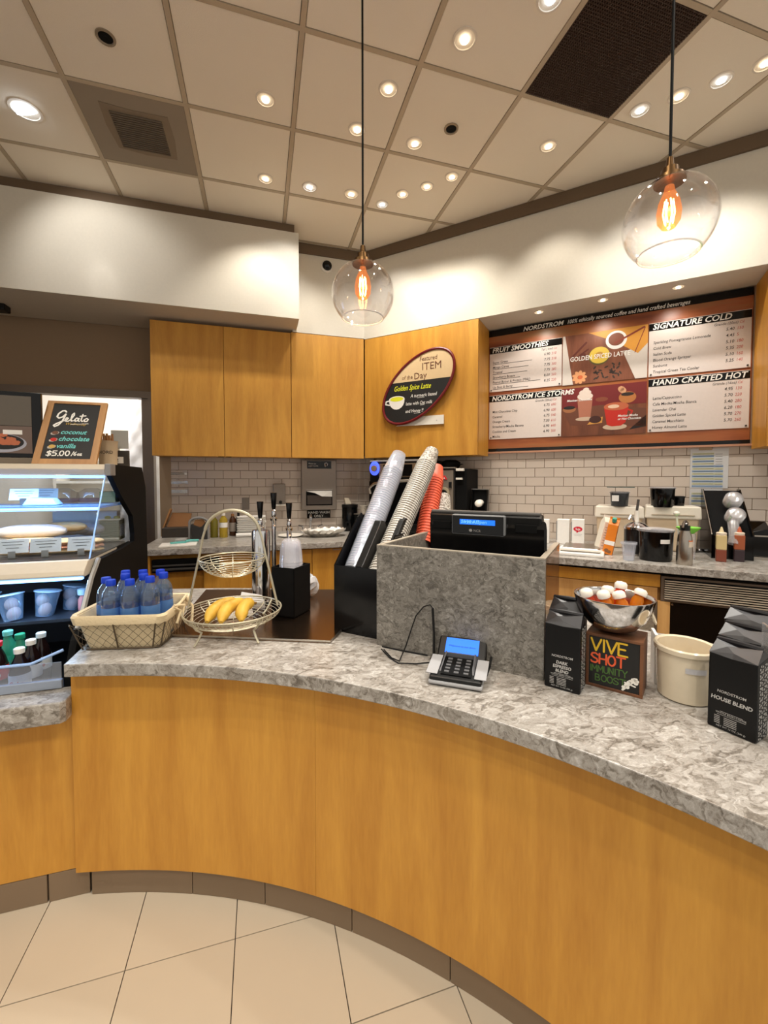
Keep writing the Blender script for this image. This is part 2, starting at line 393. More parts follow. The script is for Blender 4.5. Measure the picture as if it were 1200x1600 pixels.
wall_tiles(wr, -2.32, 1.55, zb2, 11, 3.89, DM, (-2.32 - oK(912.5, 730, 3.88).x) % TW)
# ceiling: grid of bars and lay-in panels
GX, GY, GP = .217, 2.135, .61
ce = struct('ceiling', MB().box(-4, 5.5, -2.5, 7, CEIL + .03, CEIL + .1), TRIMD)
pm = me('ceiling_panel', MB().box(.016, GP - .016, .016, GP - .016, .0, .02)); pm.materials.append(PANELM)
vent_cells = {(-2, 1), (2, -1)}
for i in range(-7, 8):
    for j in range(-7, 4):
        if (i, j) in vent_cells or (j < -3 and abs(i) > 6): continue
        obj('ceiling_panel', pm, None, ce, loc=(GX + i * GP, GY + j * GP, CEIL))
for i in range(-7, 9):
    obj('grid_bar', MB().box(-.013, .013, -2.4, 4.6, -.004, .012), GRIDM, ce, loc=(GX + i * GP, 0, CEIL))
for j in range(-7, 5):
    obj('grid_bar', MB().box(-4, 5.3, -.012, .012, -.003, .012), GRIDM, ce, loc=(0, GY + j * GP, CEIL))
struct('trim_1', MB().box(-3.4, .30, 3.735, 3.80, zt - .01, CEIL - .004), TRIMD)
struct('trim_2', MB().prism([(.30, 3.985), (XC - .02, 3.985), (XC + .1, 4.2), (.30, 4.2)], zt, CEIL - .004), TRIMD)
mt_ = MB(); mt_.T = DM
struct('trim_3', mt_.prism([((XC - 4) * S + .02, 3.50), (1.9, 3.50), (1.9, 3.7), ((XC - 4) * S - .05, 3.7)], zt, CEIL - .004), TRIMD)
# door opening behind the display case
dr = struct('door_1', MB().box(-.975, -.935, 4.30, 4.40, 0, 2.245), mat('steel_door_frame', (118, 104, 92), .4, .6))
obj('door_frame', MB().box(-2.6, -.975, 4.30, 4.40, 2.185, 2.245), MATS['steel_door_frame'], dr)
obj('door_frame', MB().box(-1.03, -.975, 4.32, 4.38, 0, 2.185), MATS['steel_door_frame'], dr)
BRIGHT = mat('back_room_paint', (240, 238, 230), .8)
struct('wall_back_room', MB().box(-4, -.2, 6.6, 6.7, 0, 3.6), BRIGHT)
struct('wall_back_room_side', MB().box(-.4, -.3, 4.45, 6.6, 0, 3.6), BRIGHT)
struct('wall_far_left', MB().box(-3.5, -3.4, 1.0, 6.7, 0, 3.6), TAUPE)
# ================================================================ CEILING FIXTURES
def aim(px):
    p = oz(*px, CEIL); return p
def make_downlight(name, label, p, target, cool=False, size=.052, big=False, W_=None, group='recessed ceiling downlights', sz=80):
    t = thing(name, label, 'ceiling light', p, 0, group)
    r = size
    obj('trim_ring', MB().shell([(r * 1.12, .0), (r * 1.1, -.004), (r * .92, -.005), (r * .88, .004)], 24), mat('light_trim', (226, 214, 196), .4), t, smooth=True)
    obj('reflector_cone', MB().shell([(r * .9, .003), (r * .62, .012), (r * .5, .0155)], 24), mat('reflector', (214, 204, 190), .25, .3), t, smooth=True)
    d = (Vector(target) - Vector(p)).normalized()
    b = MB(); b.T = d.to_track_quat('-Z', 'Y').to_matrix().to_4x4()
    rr = r * (.74 if big else .38)
    b.lathe([(rr, .006), (rr, -.006), (rr * .8, -.009), (0, -.0095)], 20)
    obj('lamp', b, LAMPC if cool else LAMPM, t, loc=(d.x * .012, d.y * .012, -.002), smooth=True)
    spot(t, 'lamp_beam', (p[0], p[1], p[2] - .03), target, W_ or (WASH_W if target[2] > 1.5 else SPOT_W), sz, COOL if cool else WARM)
    return t
def wallR(px, k=3.52, z=3.1):   # point on the diagonal wall straight out from a fixture
    p = aim(px); u = (p.x - p.y) * S; q = D(u, k, z); return q
def near(p, dx, dy, z=0): return (p.x + dx, p.y + dy, z)
DLS = [((40, 172), 'largest cool-lit recessed downlight beside the dirty air vent', lambda p: near(p, .2, .75, 2.95), True, .075, 'big'),
 ((415, 155), 'bright glaring downlight alone in its ceiling panel above the white soffit box', lambda p: near(p, -.1, .2, 1), False, .05, ''),
 ((415, 279), 'recessed downlight nearest the front face of the white soffit box', lambda p: near(p, -.2, .75, 2.3), False, .05, ''),
 ((484, 292), 'cool-lit first of the two downlights sharing a panel near the soffit corner', lambda p: near(p, -.35, .9, 2.4), True, .05, ''),
 ((549, 303), 'yellowish downlight close to the cord of the smaller-looking pendant', lambda p: near(p, .0, 1.1, 1.8), False, .05, ''),
 ((558, 202), 'glaring downlight crossed by the cord of the centre pendant', lambda p: near(p, .1, .3, .8), False, .05, ''),
 ((607, 139), 'downlight in the panel just past the centre pendant cord', lambda p: near(p, .3, .2, .8), False, .05, ''),
 ((648, 224), 'downlight diagonally beside the small black ceiling opening', lambda p: near(p, .6, .9, 1.9), False, .05, ''),
 ((597, 319), 'lowest of the row of four downlights in the corner panel', lambda p: near(p, .4, 1.0, 1.9), True, .045, ''),
 ((629, 303), 'second of the row of four downlights in the corner panel', lambda p: near(p, .6, .8, 1.9), False, .045, ''),
 ((667, 291), 'third of the row of four downlights in the corner panel', lambda p: near(p, .6, .7, 1.9), False, .045, ''),
 ((706, 276), 'topmost of the row of four downlights in the corner panel', lambda p: near(p, .6, .6, 1.9), False, .045, ''),
 ((726, 61), 'warm downlight in the panel beside the dark ceiling grille', lambda p: near(p, .1, -.2), False, .055, ''),
 ((857, 228), 'single downlight in the panel between the dark grille and the menu wall', lambda p: near(p, .55, .55, 2.0), False, .05, ''),
 ((860, -2), 'downlight cut off by the top edge of the picture beside the dark grille', lambda p: near(p, .1, -.2), True, .055, ''),
 ((1000, 172), 'cool-lit downlight nearest the corner of the dark ceiling grille', lambda p: near(p, .6, .5, 2.0), True, .05, ''),
 ((1061, 150), 'downlight right beside the cord of the larger-looking pendant', lambda p: near(p, .55, .5, 2.0), False, .05, ''),
 ((1127, 125), 'downlight with wide trim ring next past the pendant cord towards the picture edge', lambda p: near(p, .6, .55, 2.0), True, .05, ''),
 ((1196, 98), 'downlight cut by the picture edge high above the menu board', lambda p: near(p, .5, .5, 2.0), False, .05, '')]
for px, lab, tg, cool, sz, k in DLS:
    p = aim(px); make_downlight('recessed_downlight', lab, p, tg(p), cool, sz, k == 'big', W_=34 if k == 'big' else None, sz=95 if k == 'big' else 80)
# unseen fill lamps added behind the camera, shaped like the ceiling downlights
for n, (x, y, w) in enumerate(((-1.3, .9, 1), (-.1, .55, 1), (1.15, .25, 1), (-1.3, -.7, 1), (-.1, -.9, 1), (1.15, -.9, 1), (2.3, .3, 1))):
    make_downlight('recessed_downlight', 'added fill downlight over the customer floor behind the viewpoint', Vector((x, y, CEIL)), (x, y + .25, 0), False, .05, W_=SPOT_W * w, group='added fill downlights over the customer floor', sz=110)
for px, lab in (((842, 487), 'small soffit downlight over the end of the menu board near the yellow cabinet'), ((942, 468), 'small soffit downlight over the middle of the menu board'), ((1060, 448), 'small soffit downlight over the cold drinks menu panel')):
    p = oz(*px, 2.80); make_downlight('soffit_downlight', lab, p, p + Vector((.13, .13, -.6)), False, .036, W_=7, group='three soffit lights above the menu board', sz=125)
# air vent with dirt, and the dark return grille
v = thing('air_vent', 'grimy square grey air vent panel set in the ceiling grid', 'air vent', (GX - 2 * GP, GY + GP, CEIL))
obj('vent_panel', MB().box(.014, GP - .014, .014, GP - .014, -.002, .018), mat('dirty_vent', (150, 136, 118), .8, bs=9, vary=0), v)
g = MB()
for k in range(17): g.box(.17, .45, .16 + k * .017, .168 + k * .017, -.010, -.003)
obj('vent_louvers', g, mat('vent_slats', (104, 92, 78), .8), v)
obj('dust_stain', MB().prism([(.13, .11), (.30, .125), (.49, .12), (.50, .30), (.485, .47), (.30, .48), (.14, .46), (.12, .28)], -.0045, -.002), mat('dust', (136, 120, 100), .95, bs=30), v)
v = thing('return_grille', 'dark brown perforated return air grille in the ceiling', 'air vent', (GX + 2 * GP, GY - GP * 1, CEIL))
obj('grille_back', MB().box(.014, GP - .014, -GP + .014 + GP, GP - .014, .006, .02), mat('grille_dark', (44, 28, 18), .8), v)
g = MB()
for k in range(44):
    q = .016 + k * .0133; g.box(q, q + .004, .014, GP - .014, -.003, .006); g.box(.014, GP - .014, q, q + .004, -.003, .006)
obj('grille_mesh', g, mat('grille_brown', (66, 44, 30), .7), v, kind='stuff')
for px, lab in (((165, 58), 'small round black ceiling opening next to the dirty vent'), ((705, 201), 'small round black ceiling opening between downlights')):
    p = aim(px); t = thing('ceiling_speaker', lab, 'ceiling speaker', p, 0)
    obj('ring', MB().shell([(.045, 0), (.044, -.005), (.034, -.006), (.03, .004)], 20), mat('speaker_ring', (150, 134, 112), .5, .4), t, smooth=True)
    obj('dark_core', MB().lathe([(.034, .006), (.033, -.001), (.016, -.004), (0, -.001)], 20), BLACKM, t, smooth=True)
# pendants
def pendant(px, top, depth, label):
    c = CAM + ray(*px) * (depth / FPX); t = thing('pendant_lamp', label, 'pendant lamp', c, 0)
    h = CEIL - c.z
    obj('cord', MB().cyl((0, 0, .125), (0, 0, h + .02), .0035, 8), BLACKM, t)
    obj('ceiling_rose', MB().lathe([(0, h - .03), (.05, h - .028), (.055, h - .002), (0, h)], 20), BRASS, t, smooth=True)
    obj('lamp_holder', MB().lathe([(0, .152), (.008, .150), (.010, .128), (.020, .122), (.022, .104), (.034, .100), (.036, .088), (0, .086)], 20), BRASS, t, smooth=True)
    pr = [(.032, .095)] + [(.106 * math.sin(R(a)), .106 * math.cos(R(a)) - .010) for a in range(19, 142, 6)]
    pr += [(r - .0025, z) for r, z in pr[::-1]]
    obj('glass_globe', MB().shell(pr, 40), GLOBE, t, smooth=60)
    pr2 = pr[len(pr) // 2 - 1]
    obj('globe_rim', MB().tube([(pr2[0] * math.cos(a * PI / 16), pr2[0] * math.sin(a * PI / 16), pr2[1]) for a in range(32)], .0022, 6, True), clear('rim_glass', edge=.9, base=.4, milky=.3), t, smooth=True)
    b = obj('bulb', MB().lathe([(0, .082), (.010, .08), (.013, .066), (.024, .04), (.028, .015), (.026, -.008), (.016, -.024), (0, -.03)], 24), clear('bulb_glass', (255, 215, 170), base=.03, edge=.35, glow=((255, 150, 85), .30)), t, smooth=True)
    f = MB()
    for k in range(6):
        a = k * PI / 3; f.tube([(.009 * math.cos(a), .009 * math.sin(a), .045), (.013 * math.cos(a + .2), .013 * math.sin(a + .2), .012), (.009 * math.cos(a + .5), .009 * math.sin(a + .5), -.014)], .0016, 5)
    obj('filament', f, FILM, b, smooth=True)
    l = bpy.data.lights.new('bulb_glow', 'POINT'); l.energy = 2.2; l.color = (1, .55, .25); l.shadow_soft_size = .015
    o = bpy.data.objects.new('bulb_glow', l); COL.objects.link(o); o.parent = t; o.location = (0, 0, -.045)
    return t
pendant((567, 455), None, 1.43, 'clear glass globe pendant hanging above the cup stacks')
pendant((1045, 341), None, 1.08, 'clear glass globe pendant hanging in front of the wall above the menu board')
# wall gadget in the corner
t = thing('wall_camera', 'small round black camera on the white wall behind the pendant', 'camera', oY(510, 418, 4.0), 0)
obj('back_plate', MB().cyl((0, .0, 0), (0, -.012, 0), .052, 24), WPLAS, t, smooth=True)
obj('camera_dome', MB().lathe([(.045, 0), (.043, .012), (.03, .026), (0, .032)], 20), BLACKG, t, smooth=True, rot=(PI / 2, 0, 0), loc=(.005, -.012, .012))
t = thing('dark_camera', 'black camera housing on a plate under the soffit at the picture edge', 'camera', oY(5, 480, 4.1), 0)
obj('housing', MB().box(-.06, .03, -.05, .05, -.035, .06), BLACK, t, bevel=.01)
obj('mounting_plate', MB().box(-.04, .16, -.04, .06, .055, .062), BLACKM, t)
# ================================================================ UPPER CABINETS
def cabinet(x0, x1, zb_, z1, ydep, loc, rot, label, doors, name='wall_cabinet'):
    t = thing(name, label, 'cabinet', loc, rot)
    obj('cabinet_body', MB().box(x0, x1, .022, ydep, zb_, z1), WOOD, t)
    w = (x1 - x0) / doors
    for k in range(doors):
        d = obj('door', MB().box(x0 + k * w + .002, x0 + (k + 1) * w - .002, 0, .02, zb_ - .004, z1 - .002), WOOD, t, bevel=.001)
        if doors > 1: obj('finger_pull', MB().box(x0 + w - .055 if k == 0 else x0 + w + .01, x0 + w - .01 if k == 0 else x0 + w + .055, .002, .014, zb_ - .010, zb_ - .004), BLACKM, d)
    return t
cabinet(-.882, .282, 1.655, 2.795, .28, (0, 4.0, 0), 0, 'double-door maple wall cabinet shaded under the white soffit box', 2)
cabinet(.284, XC - .004, 1.655, 2.802, .28, (0, 4.0, 0), 0, 'single-door maple wall cabinet above the paper towel dispenser', 1)
cabinet((XC - 4) * S + .004, -1.016, 1.66, 2.797, .34, D(0, 3.52), DR, 'bright yellow maple wall cabinet carrying the oval sign', 1)
cabinet(.85, 1.75, 1.66, 2.797, .34, D(0, 3.52), DR, 'maple wall cabinet past the menu board at the picture edge', 2)
# ================================================================ OVAL SIGN
sg = thing('oval_sign', 'oval maroon-framed chalk sign for the featured item on the yellow cabinet', 'sign', D(-1.56, 3.49, 2.275), DR)
rot = R(40); A_, B_ = .42, .246
def ell(a, b, n=56): return [(a * math.cos(2 * PI * i / n) * math.cos(rot) - b * math.sin(2 * PI * i / n) * math.sin(rot), a * math.cos(2 * PI * i / n) * math.sin(rot) + b * math.sin(2 * PI * i / n) * math.cos(rot)) for i in range(n)]
obj('sign_frame', MB().tube([(x, -.006, z) for x, z in ell(A_ - .012, B_ - .012)], .013, 8, True), MAROON, sg, smooth=True)
cream = [p for p in ell(A_ - .02, B_ - .02, 120) if p[1] >= .057]; dark = [p for p in ell(A_ - .02, B_ - .02, 120) if p[1] <= .057]
def cyc(P): return sorted(P, key=lambda p: 0) 
def halfp(up):
    P = ell(A_ - .02, B_ - .02, 240); n = len(P); out = []
    for i in range(n):
        a, b = P[i], P[(i + 1) % n]
        if (a[1] >= .057) == up: out.append(a)
        if (a[1] >= .057) != (b[1] >= .057):
            f = (.057 - a[1]) / (b[1] - a[1]); out.append((a[0] + f * (b[0] - a[0]), .057))
    return out
obj('cream_face', MB().prismy(halfp(True), -.008, .008), mat('sign_cream', (222, 192, 146), .6), sg)
obj('chalk_face', MB().prismy(halfp(False), -.008, .008), mat('chalkboard', (22, 20, 18), .6), sg)
m = MB(); text(m, 'Featured', .105, .226, .056, -.0095, 'C', .1, .85); text(m, 'ITEM', .135, .145, .09, -.0095, 'C', 0, 1.0); text(m, 'of the', -.10, .080, .050, -.0095, 'C', .1, .9); text(m, 'Day', .03, .072, .082, -.0095, 'C', 0, .95)
obj('lettering', m, mat('brown_ink', (104, 62, 40), .6), sg)
m = MB(); text(m, 'Golden Spice Latte', -.055, -.018, .066, -.0095, 'C', .45, .72, bold=.012)
obj('lettering', m, mat('lime_chalk', (226, 226, 40), .6), sg, label='lime yellow chalk heading')
m = MB(); text(m, 'A turmeric based', .06, -.088, .042, -.0095, 'C', .2, .85, bold=.006); text(m, 'latte with Oat milk', .015, -.155, .042, -.0095, 'C', .2, .8, bold=.006); text(m, 'and Honey !!', -.03, -.222, .042, -.0095, 'C', .2, .8, bold=.006)
m.ribbon([(.0, -.096), (.07, -.094)], .003, -.0095); m.ribbon([(.03, -.163), (.07, -.161)], .003, -.0095); m.ribbon([(-.03, -.232), (.03, -.228)], .003, -.0095)
obj('lettering', m, INKW, sg, label='white chalk description')
m = MB(); m.poly([(x, -.0095, z) for x, z in [(-.285, -.088)] + [(-.205 + .08 * math.cos(a * PI / 10), -.10 - .085 * math.sin(a * PI / 10)) for a in range(10, -1, -1)][0:11] + [(-.125, -.085)]]); m.ribbon([(-.285, -.10), (-.315, -.105), (-.32, -.13), (-.28, -.14)], .012, -.0095)
m.disc(-.205, -.09, .08, .028, -.0098)
obj('cup_drawing', m, INKW, sg)
obj('cup_drawing', MB().disc(-.205, -.09, .068, .021, -.0102), MATS['lime_chalk'], sg, label='lime drink in the drawn cup')
t = thing('sign_bracket', 'small white plate under the oval sign', 'bracket', D(-1.56, 3.49, 1.97), DR)
obj('plate', MB().prismy([(-.225, -.03), (.245, -.035), (.245, .045), (-.05, .045)], .012, .025), WPLAS, t)
obj('screw', MB().cyl((.18, .013, .0), (.18, .009, .0), .004, 8), GREY, t)
# ================================================================ MENU BOARD
bd = thing('menu_board', 'long illuminated-look wall menu board with white price panels and drink photos', 'menu board', D(0, 3.86, 0), DR)
def gradwood():
    m, N, L, b = nodes('menu_backing')
    tc = N.new('ShaderNodeTexCoord'); n1 = N.new('ShaderNodeTexNoise'); mp = N.new('ShaderNodeMapping'); mp.inputs['Scale'].default_value = (1, 1, 7)
    L.new(tc.outputs['Object'], mp.inputs[0]); L.new(mp.outputs[0], n1.inputs['Vector']); n1.inputs['Scale'].default_value = 1.5; n1.inputs['Detail'].default_value = 4
    r = ramp(N, L, n1.outputs['Fac'], [(.3, (120, 58, 30)), (.5, (164, 92, 48)), (.72, (150, 108, 66))]); L.new(r.outputs[0], b.inputs['Base Color']); b.inputs['Roughness'].default_value = .35
    return m
obj('backing', MB().box(-1.016, .840, .0, .022, 1.727, 2.736), gradwood(), bd)
obj('header_strip', MB().box(-1.016, .840, -.002, .022, 2.736, 2.792), BLACKG, bd)
obj('bottom_strip', MB().box(-1.012, .842, -.002, .022, 1.700, 1.727), BLACKG, bd)
obj('side_frame', MB().box(.842, .856, -.006, .022, 1.690, 2.797), mat('frame_alu', (150, 128, 108), .4, .5), bd)
obj('side_frame', MB().box(-1.024, -1.017, -.006, .022, 1.690, 2.797), MATS['frame_alu'], bd)
obj('bottom_ledge', MB().box(-1.02, .856, -.012, .022, 1.684, 1.699), mat('pink_ledge', (190, 140, 112), .5), bd)
m = MB(); text(m, 'NORDSTROM', -.717, 2.743, .052, -.003, 'L', .25, 1.0, bold=.02); obj('lettering', m, INKW, bd)
m = MB(); text(m, '100% ethically sourced coffee and hand crafted beverages', -.365, 2.745, .045, -.003, 'L', .3, .80, bold=.008); obj('lettering', m, INKW, bd)
MP = mat('menu_panel', (222, 210, 202), .3)
def mpanel(x0, x1, z0, z1, title, sub, rows, prow, small=None):
    p = obj('menu_panel', MB().box(x0, x1, -.006, .0, z0, z1), MP, bd)
    obj('title_band', MB().box(x0 + .0, x1, -.0075, -.0055, z1 - .058, z1 - .004), BLACKG, p)
    m = MB(); text(m, title, x0 + .022, z1 - .050, .058, -.0082, 'L', .22, .98, bold=.022); obj('lettering', m, INKW, p, label='bold white italic panel title')
    m = MB(); r = MB(); y = -.0068
    text(m, sub[0], x1 - .075, z1 - .088, .026, y, 'R', .2, .9); text(r, sub[1], x1 - .068, z1 - .088, .026, y, 'L', .2, .8)
    z = z1 - .135; dz = .0445
    for k, (n, a, b) in enumerate(rows):
        text(m, n, x0 + .028, z - .012 - (0 if small else .012), .030, y, 'L', .1, .86, bold=.004)
        if small: m.box(x0 + .028, x0 + .028 + small[k], y - .0002, y, z - .0215, z - .0180)
        text(m, a, x1 - .095, z + .004, .031, y, 'R', .15, .9, bold=.004); text(r, b, x1 - .082, z + .004, .031, y, 'L', .15, .82)
        z -= dz
    obj('lettering', m, INKB, p, label='small dark item names and prices'); obj('lettering', r, INKR, p, label='small red calorie numbers')
    for x in (x0 + .016, x1 - .016): obj('standoff', MB().cyl((x, -.006, z0 + .014), (x, -.014, z0 + .014), .006, 10), DGREY, p)
    return p
mpanel(-1.006, -.399, 2.240, 2.639, 'FRUIT SMOOTHIES', ('Tall | Iced', 'Cal'), [('Super Green', '6.90', '310'), ('Mango Citrus', '7.75', '310'), ('Tropical', '7.75', '300'), ('Strawberry Breeze', '7.75', '280'), ('Peanut Butter & Protein (PB&J)', '8.00', '500'), ('Up Beet & Berry', '8.25', '230')], 1, (.34, .31, .30, .24, .41, .31))
mpanel(-1.006, -.397, 1.812, 2.207, 'NORDSTROM ICE STORMS', ('Grande (20oz)', 'Cal'), [('Mint Chocolate Chip', '6.75', '690'), ('Caramel', '6.90', '600'), ('Orange Cream', '6.75', '540'), ('Strawberry/Mocha Banana', '7.00', '610'), ('Cookies and Cream', '6.90', '640'), ('Mocha', '6.90', '500')], 1)
mpanel(.222, .831, 2.236, 2.641, 'SIGNATURE COLD', ('Grande (20oz)', 'Cal'), [('Sparkling Pomegranate Lemonade', '5.40', '150'), ('Cold Brew', '4.45', '5'), ('Italian Soda', '5.10', '180'), ('Blood Orange Spritzer', '5.35', '200'), ('Sunburst', '5.10', '160'), ('Tropical Green Tea Cooler', '5.25', '140')], 1)
mpanel(.225, .831, 1.812, 2.217, 'HAND CRAFTED HOT', ('Grande (16oz)', 'Cal'), [('Latte/Cappuccino', '4.95', '130'), ('Cafe Mocha/Mocha Bianca', '5.70', '220'), ('Lavender Chai', '5.40', '280'), ('Golden Spiced Latte', '6.20', '180'), ('Caramel Macchiato', '5.70', '270'), ('Honey Almond Latte', '5.70', '260')], 1)
def ink(n, c, r=.5): return mat(n, c, r)
P1 = obj('photo_panel', MB().box(-.392, .214, -.006, 0, 2.235, 2.641), wood('photo_planks', (96, 52, 36), (138, 84, 60), .35), bd, label='photo print of a golden spiced latte on planks')
def pr(par, name, m, c, y=0, lab=None): return obj(name, m, ink(name + str(c), c), par, label=lab)
m = MB(); m.poly([(-.392, -.0066, 2.641), (-.392, -.0066, 2.235), (-.31, -.0066, 2.235), (-.375, -.0066, 2.641)]); pr(P1, 'printed_cloth', m, (206, 196, 186)); m = MB(); m.poly([(.135, -.0066, 2.235), (.214, -.0066, 2.235), (.214, -.0066, 2.50), (.05, -.0066, 2.45)]); pr(P1, 'printed_cloth', m, (206, 196, 186))
pr(P1, 'printed_napkin', MB().poly([(-.20, -.0068, 2.641), (.214, -.0068, 2.641), (.214, -.0068, 2.50), (.15, -.0068, 2.43), (-.02, -.0068, 2.55)]), (206, 142, 50))
m = MB(); m.disc(-.12, 2.445, .078, .073, -.0070); pr(P1, 'printed_cup', m, (96, 82, 40))
pr(P1, 'printed_drink', MB().disc(-.118, 2.452, .073, .066, -.0073), (222, 190, 70))
pr(P1, 'printed_foam', MB().disc(-.118, 2.452, .03, .026, -.0075), (190, 140, 50))
m = MB(); m.disc(.0, 2.555, .074, .072, -.0070); pr(P1, 'printed_bowl', m, (228, 222, 216)); pr(P1, 'printed_spice', MB().disc(.0, 2.56, .055, .05, -.0073), (120, 62, 34))
m = MB(); m.ribbon([(-.01, 2.53), (.19, 2.625)], .014, -.0077); m.ribbon([(.195, 2.62), (.13, 2.44)], .006, -.0070); pr(P1, 'printed_dipper', m, (130, 50, 26))
m = MB(); m.ribbon([(-.32, 2.46), (-.215, 2.565)], .016, -.0072); m.ribbon([(-.28, 2.455), (-.20, 2.51)], .014, -.0072); m.disc(-.235, 2.465, .022, .018, -.0072); pr(P1, 'printed_cinnamon', m, (92, 34, 20))
m = MB()
for k in range(9): a = k * .7; m.disc(-.262 + .035 * math.cos(a), 2.29 + .035 * math.sin(a), .022, .014, -.0072 - k * 5e-5, 10, a)
pr(P1, 'printed_flower', m, (214, 150, 100)); pr(P1, 'printed_flower', MB().disc(-.255, 2.29, .018, .016, -.0080), (200, 96, 50))
m = MB()
for k in range(26): m.disc(-.05 + random.uniform(-.11, .11), 2.31 + random.uniform(-.05, .06), .016, .007, -.0070, 7, random.random() * 3)
pr(P1, 'printed_tea_leaves', m, (54, 38, 28))
m = MB(); text(m, 'GOLDEN SPICED LATTE', -.335, 2.425, .052, -.0085, 'L', .05, .78, bold=.012); obj('lettering', m, INKW, P1)
P2 = obj('photo_panel', MB().box(-.392, .214, -.006, 0, 1.808, 2.206), wood('photo_table', (74, 36, 22), (124, 70, 44), .35), bd, label='photo print of an iced cocoa glass and a red latte mug')
pr(P2, 'printed_backdrop', MB().poly([(-.392, -.0065, 2.206), (-.392, -.0065, 2.04), (.214, -.0065, 2.04), (.214, -.0065, 2.206)]), (112, 26, 24))
pr(P2, 'printed_board', MB().poly([(-.33, -.0067, 1.90), (.214, -.0067, 1.86), (.214, -.0067, 2.0), (-.1, -.0067, 2.05), (-.39, -.0067, 2.03)]), (104, 58, 38))
pr(P2, 'printed_shadow', MB().poly([(.214, -.0067, 1.86), (.214, -.0067, 1.95), (.10, -.0067, 1.84)]), (20, 14, 14))
m = MB(); m.poly([(-.275, -.007, 2.12), (-.26, -.007, 1.95), (-.175, -.007, 1.95), (-.16, -.007, 2.12)]); pr(P2, 'printed_glass', m, (172, 108, 84))
m = MB(); m.disc(-.217, 2.13, .058, .03, -.0075); m.disc(-.217, 2.16, .045, .025, -.0077); m.disc(-.21, 2.185, .022, .015, -.0078); pr(P2, 'printed_cream', m, (224, 206, 192))
m = MB(); m.disc(-.217, 1.945, .07, .016, -.0071); pr(P2, 'printed_coaster', m, (196, 170, 146)); pr(P2, 'printed_coaster', MB().disc(.0, 1.868, .085, .024, -.0071), (200, 176, 152))
m = MB(); m.poly([(-.078, -.0075, 2.03), (-.055, -.0075, 1.885), (-.02, -.0075, 1.872), (.045, -.0075, 1.875), (.075, -.0075, 1.90), (.095, -.0075, 2.03)]); m.ribbon([(.09, 2.0), (.12, 1.985), (.10, 1.94), (.08, 1.93)], .012, -.0074); pr(P2, 'printed_mug', m, (190, 36, 20))
m = MB(); m.disc(.008, 2.03, .087, .032, -.0078); pr(P2, 'printed_latte', m, (186, 96, 60)); pr(P2, 'printed_foam', MB().disc(-.01, 2.03, .04, .015, -.0080), (224, 190, 160))
m = MB(); m.disc(.085, 2.095, .06, .045, -.0069); pr(P2, 'printed_pot', m, (180, 112, 56)); m = MB(); m.ribbon([(.055, 2.15), (.04, 2.165)], .045, -.0072); pr(P2, 'printed_pot', m, (206, 150, 110))
pr(P2, 'printed_pot', MB().disc(.085, 2.12, .045, .014, -.0074), (40, 24, 18))
m = MB(); m.disc(-.335, 2.03, .05, .026, -.0069); pr(P2, 'printed_bowl', m, (156, 100, 60)); pr(P2, 'printed_bowl', MB().disc(-.335, 2.045, .045, .014, -.0071), (24, 16, 14)); pr(P2, 'printed_bowl', MB().disc(-.095, 2.095, .045, .018, -.0069), (128, 64, 40))
m = MB(); m.poly([(-.2, -.0072, 1.895), (-.09, -.0072, 1.905), (-.085, -.0072, 1.955), (-.17, -.0072, 1.93)]); pr(P2, 'printed_fruit', m, (206, 146, 66)); pr(P2, 'printed_fruit', MB().disc(-.14, 1.935, .045, .03, -.0074), (62, 26, 18))
m = MB(); text(m, 'Mexican Chocolate', -.355, 2.095, .024, -.0085, 'L', .3, 1.0, bold=.02); text(m, 'Mexican Mocha', .02, 1.945, .024, -.0085, 'L', .3, .9, bold=.02); text(m, 'or Hot Chocolate', .02, 1.92, .024, -.0085, 'L', .3, .9, bold=.02); obj('lettering', m, INKW, P2)
# ================================================================ BACK COUNTERS
KF = 2.965
# L-shaped worktop: left run along X, right run along the diagonal
yl = 3.40
ix = KF / S - yl          # inner corner of the two front edges
wt = thing('back_worktop', 'speckled grey stone worktop running along both tiled walls', 'countertop', (0, 0, 0))
u1 = 1.8
poly = [(-.86, yl), (ix, yl), tuple(D(u1, KF)[:2]), tuple(D(u1, 3.89)[:2]), (1.165, 4.297), (-.86, 4.297)]
obj('stone_top', MB().prism(poly, BC - .047, BC), STONE, wt, bevel=.003)
bl = thing('back_cabinet', 'maple base cabinets under the worktop holding the hand sink', 'cabinet', (0, yl, 0))
obj('cabinet_body', MB().box(-.84, ix - .05, .08, .85, .02, BC - .047), WOOD, bl)
obj('side_post', MB().box(-.85, -.78, .02, .08, .02, BC - .047), WOOD, bl)
for k, (a, b) in enumerate(((-.42, -.02), (-.015, .40), (.405, .80))):
    d = obj('door', MB().box(a, b, .055, .08, .06, BC - (.16 if k < 1 else .06)), WOOD, bl)
    obj('handle', MB().box((a + b) / 2 - .03, (a + b) / 2 + .03, .05, .056, BC - .075, BC - .068), STEEL, d)
t = thing('undercounter_appliance', 'black slide-in appliance under the worktop beside the display case', 'appliance', (-.60, yl + .03, .80))
obj('appliance_body', MB().box(-.17, .29, .0, .04, -.045, .05), BLACKM, t)
obj('front_rail', MB().box(-.165, .29, -.01, .0, -.03, -.015), DGREY, t, bevel=.002)
obj('front_rail', MB().box(-.165, .29, -.01, .0, .0, .012), DGREY, t, bevel=.002)
bt = thing('service_cabinet', 'maple base cabinet run with vents and dark cooler bays under the diagonal worktop', 'cabinet', D(0, KF, 0), DR)
obj('cabinet_body', MB().prism([((ix - yl) * S + .05, .09), (u1, .09), (u1, .90), ((ix - yl) * S - .3, .90)], .02, BC - .047), WOODP, bt)
def kr(x, y, K=KF + .06): p = oK(x, y, K); return p.x, p.z
ztop = BC - .047
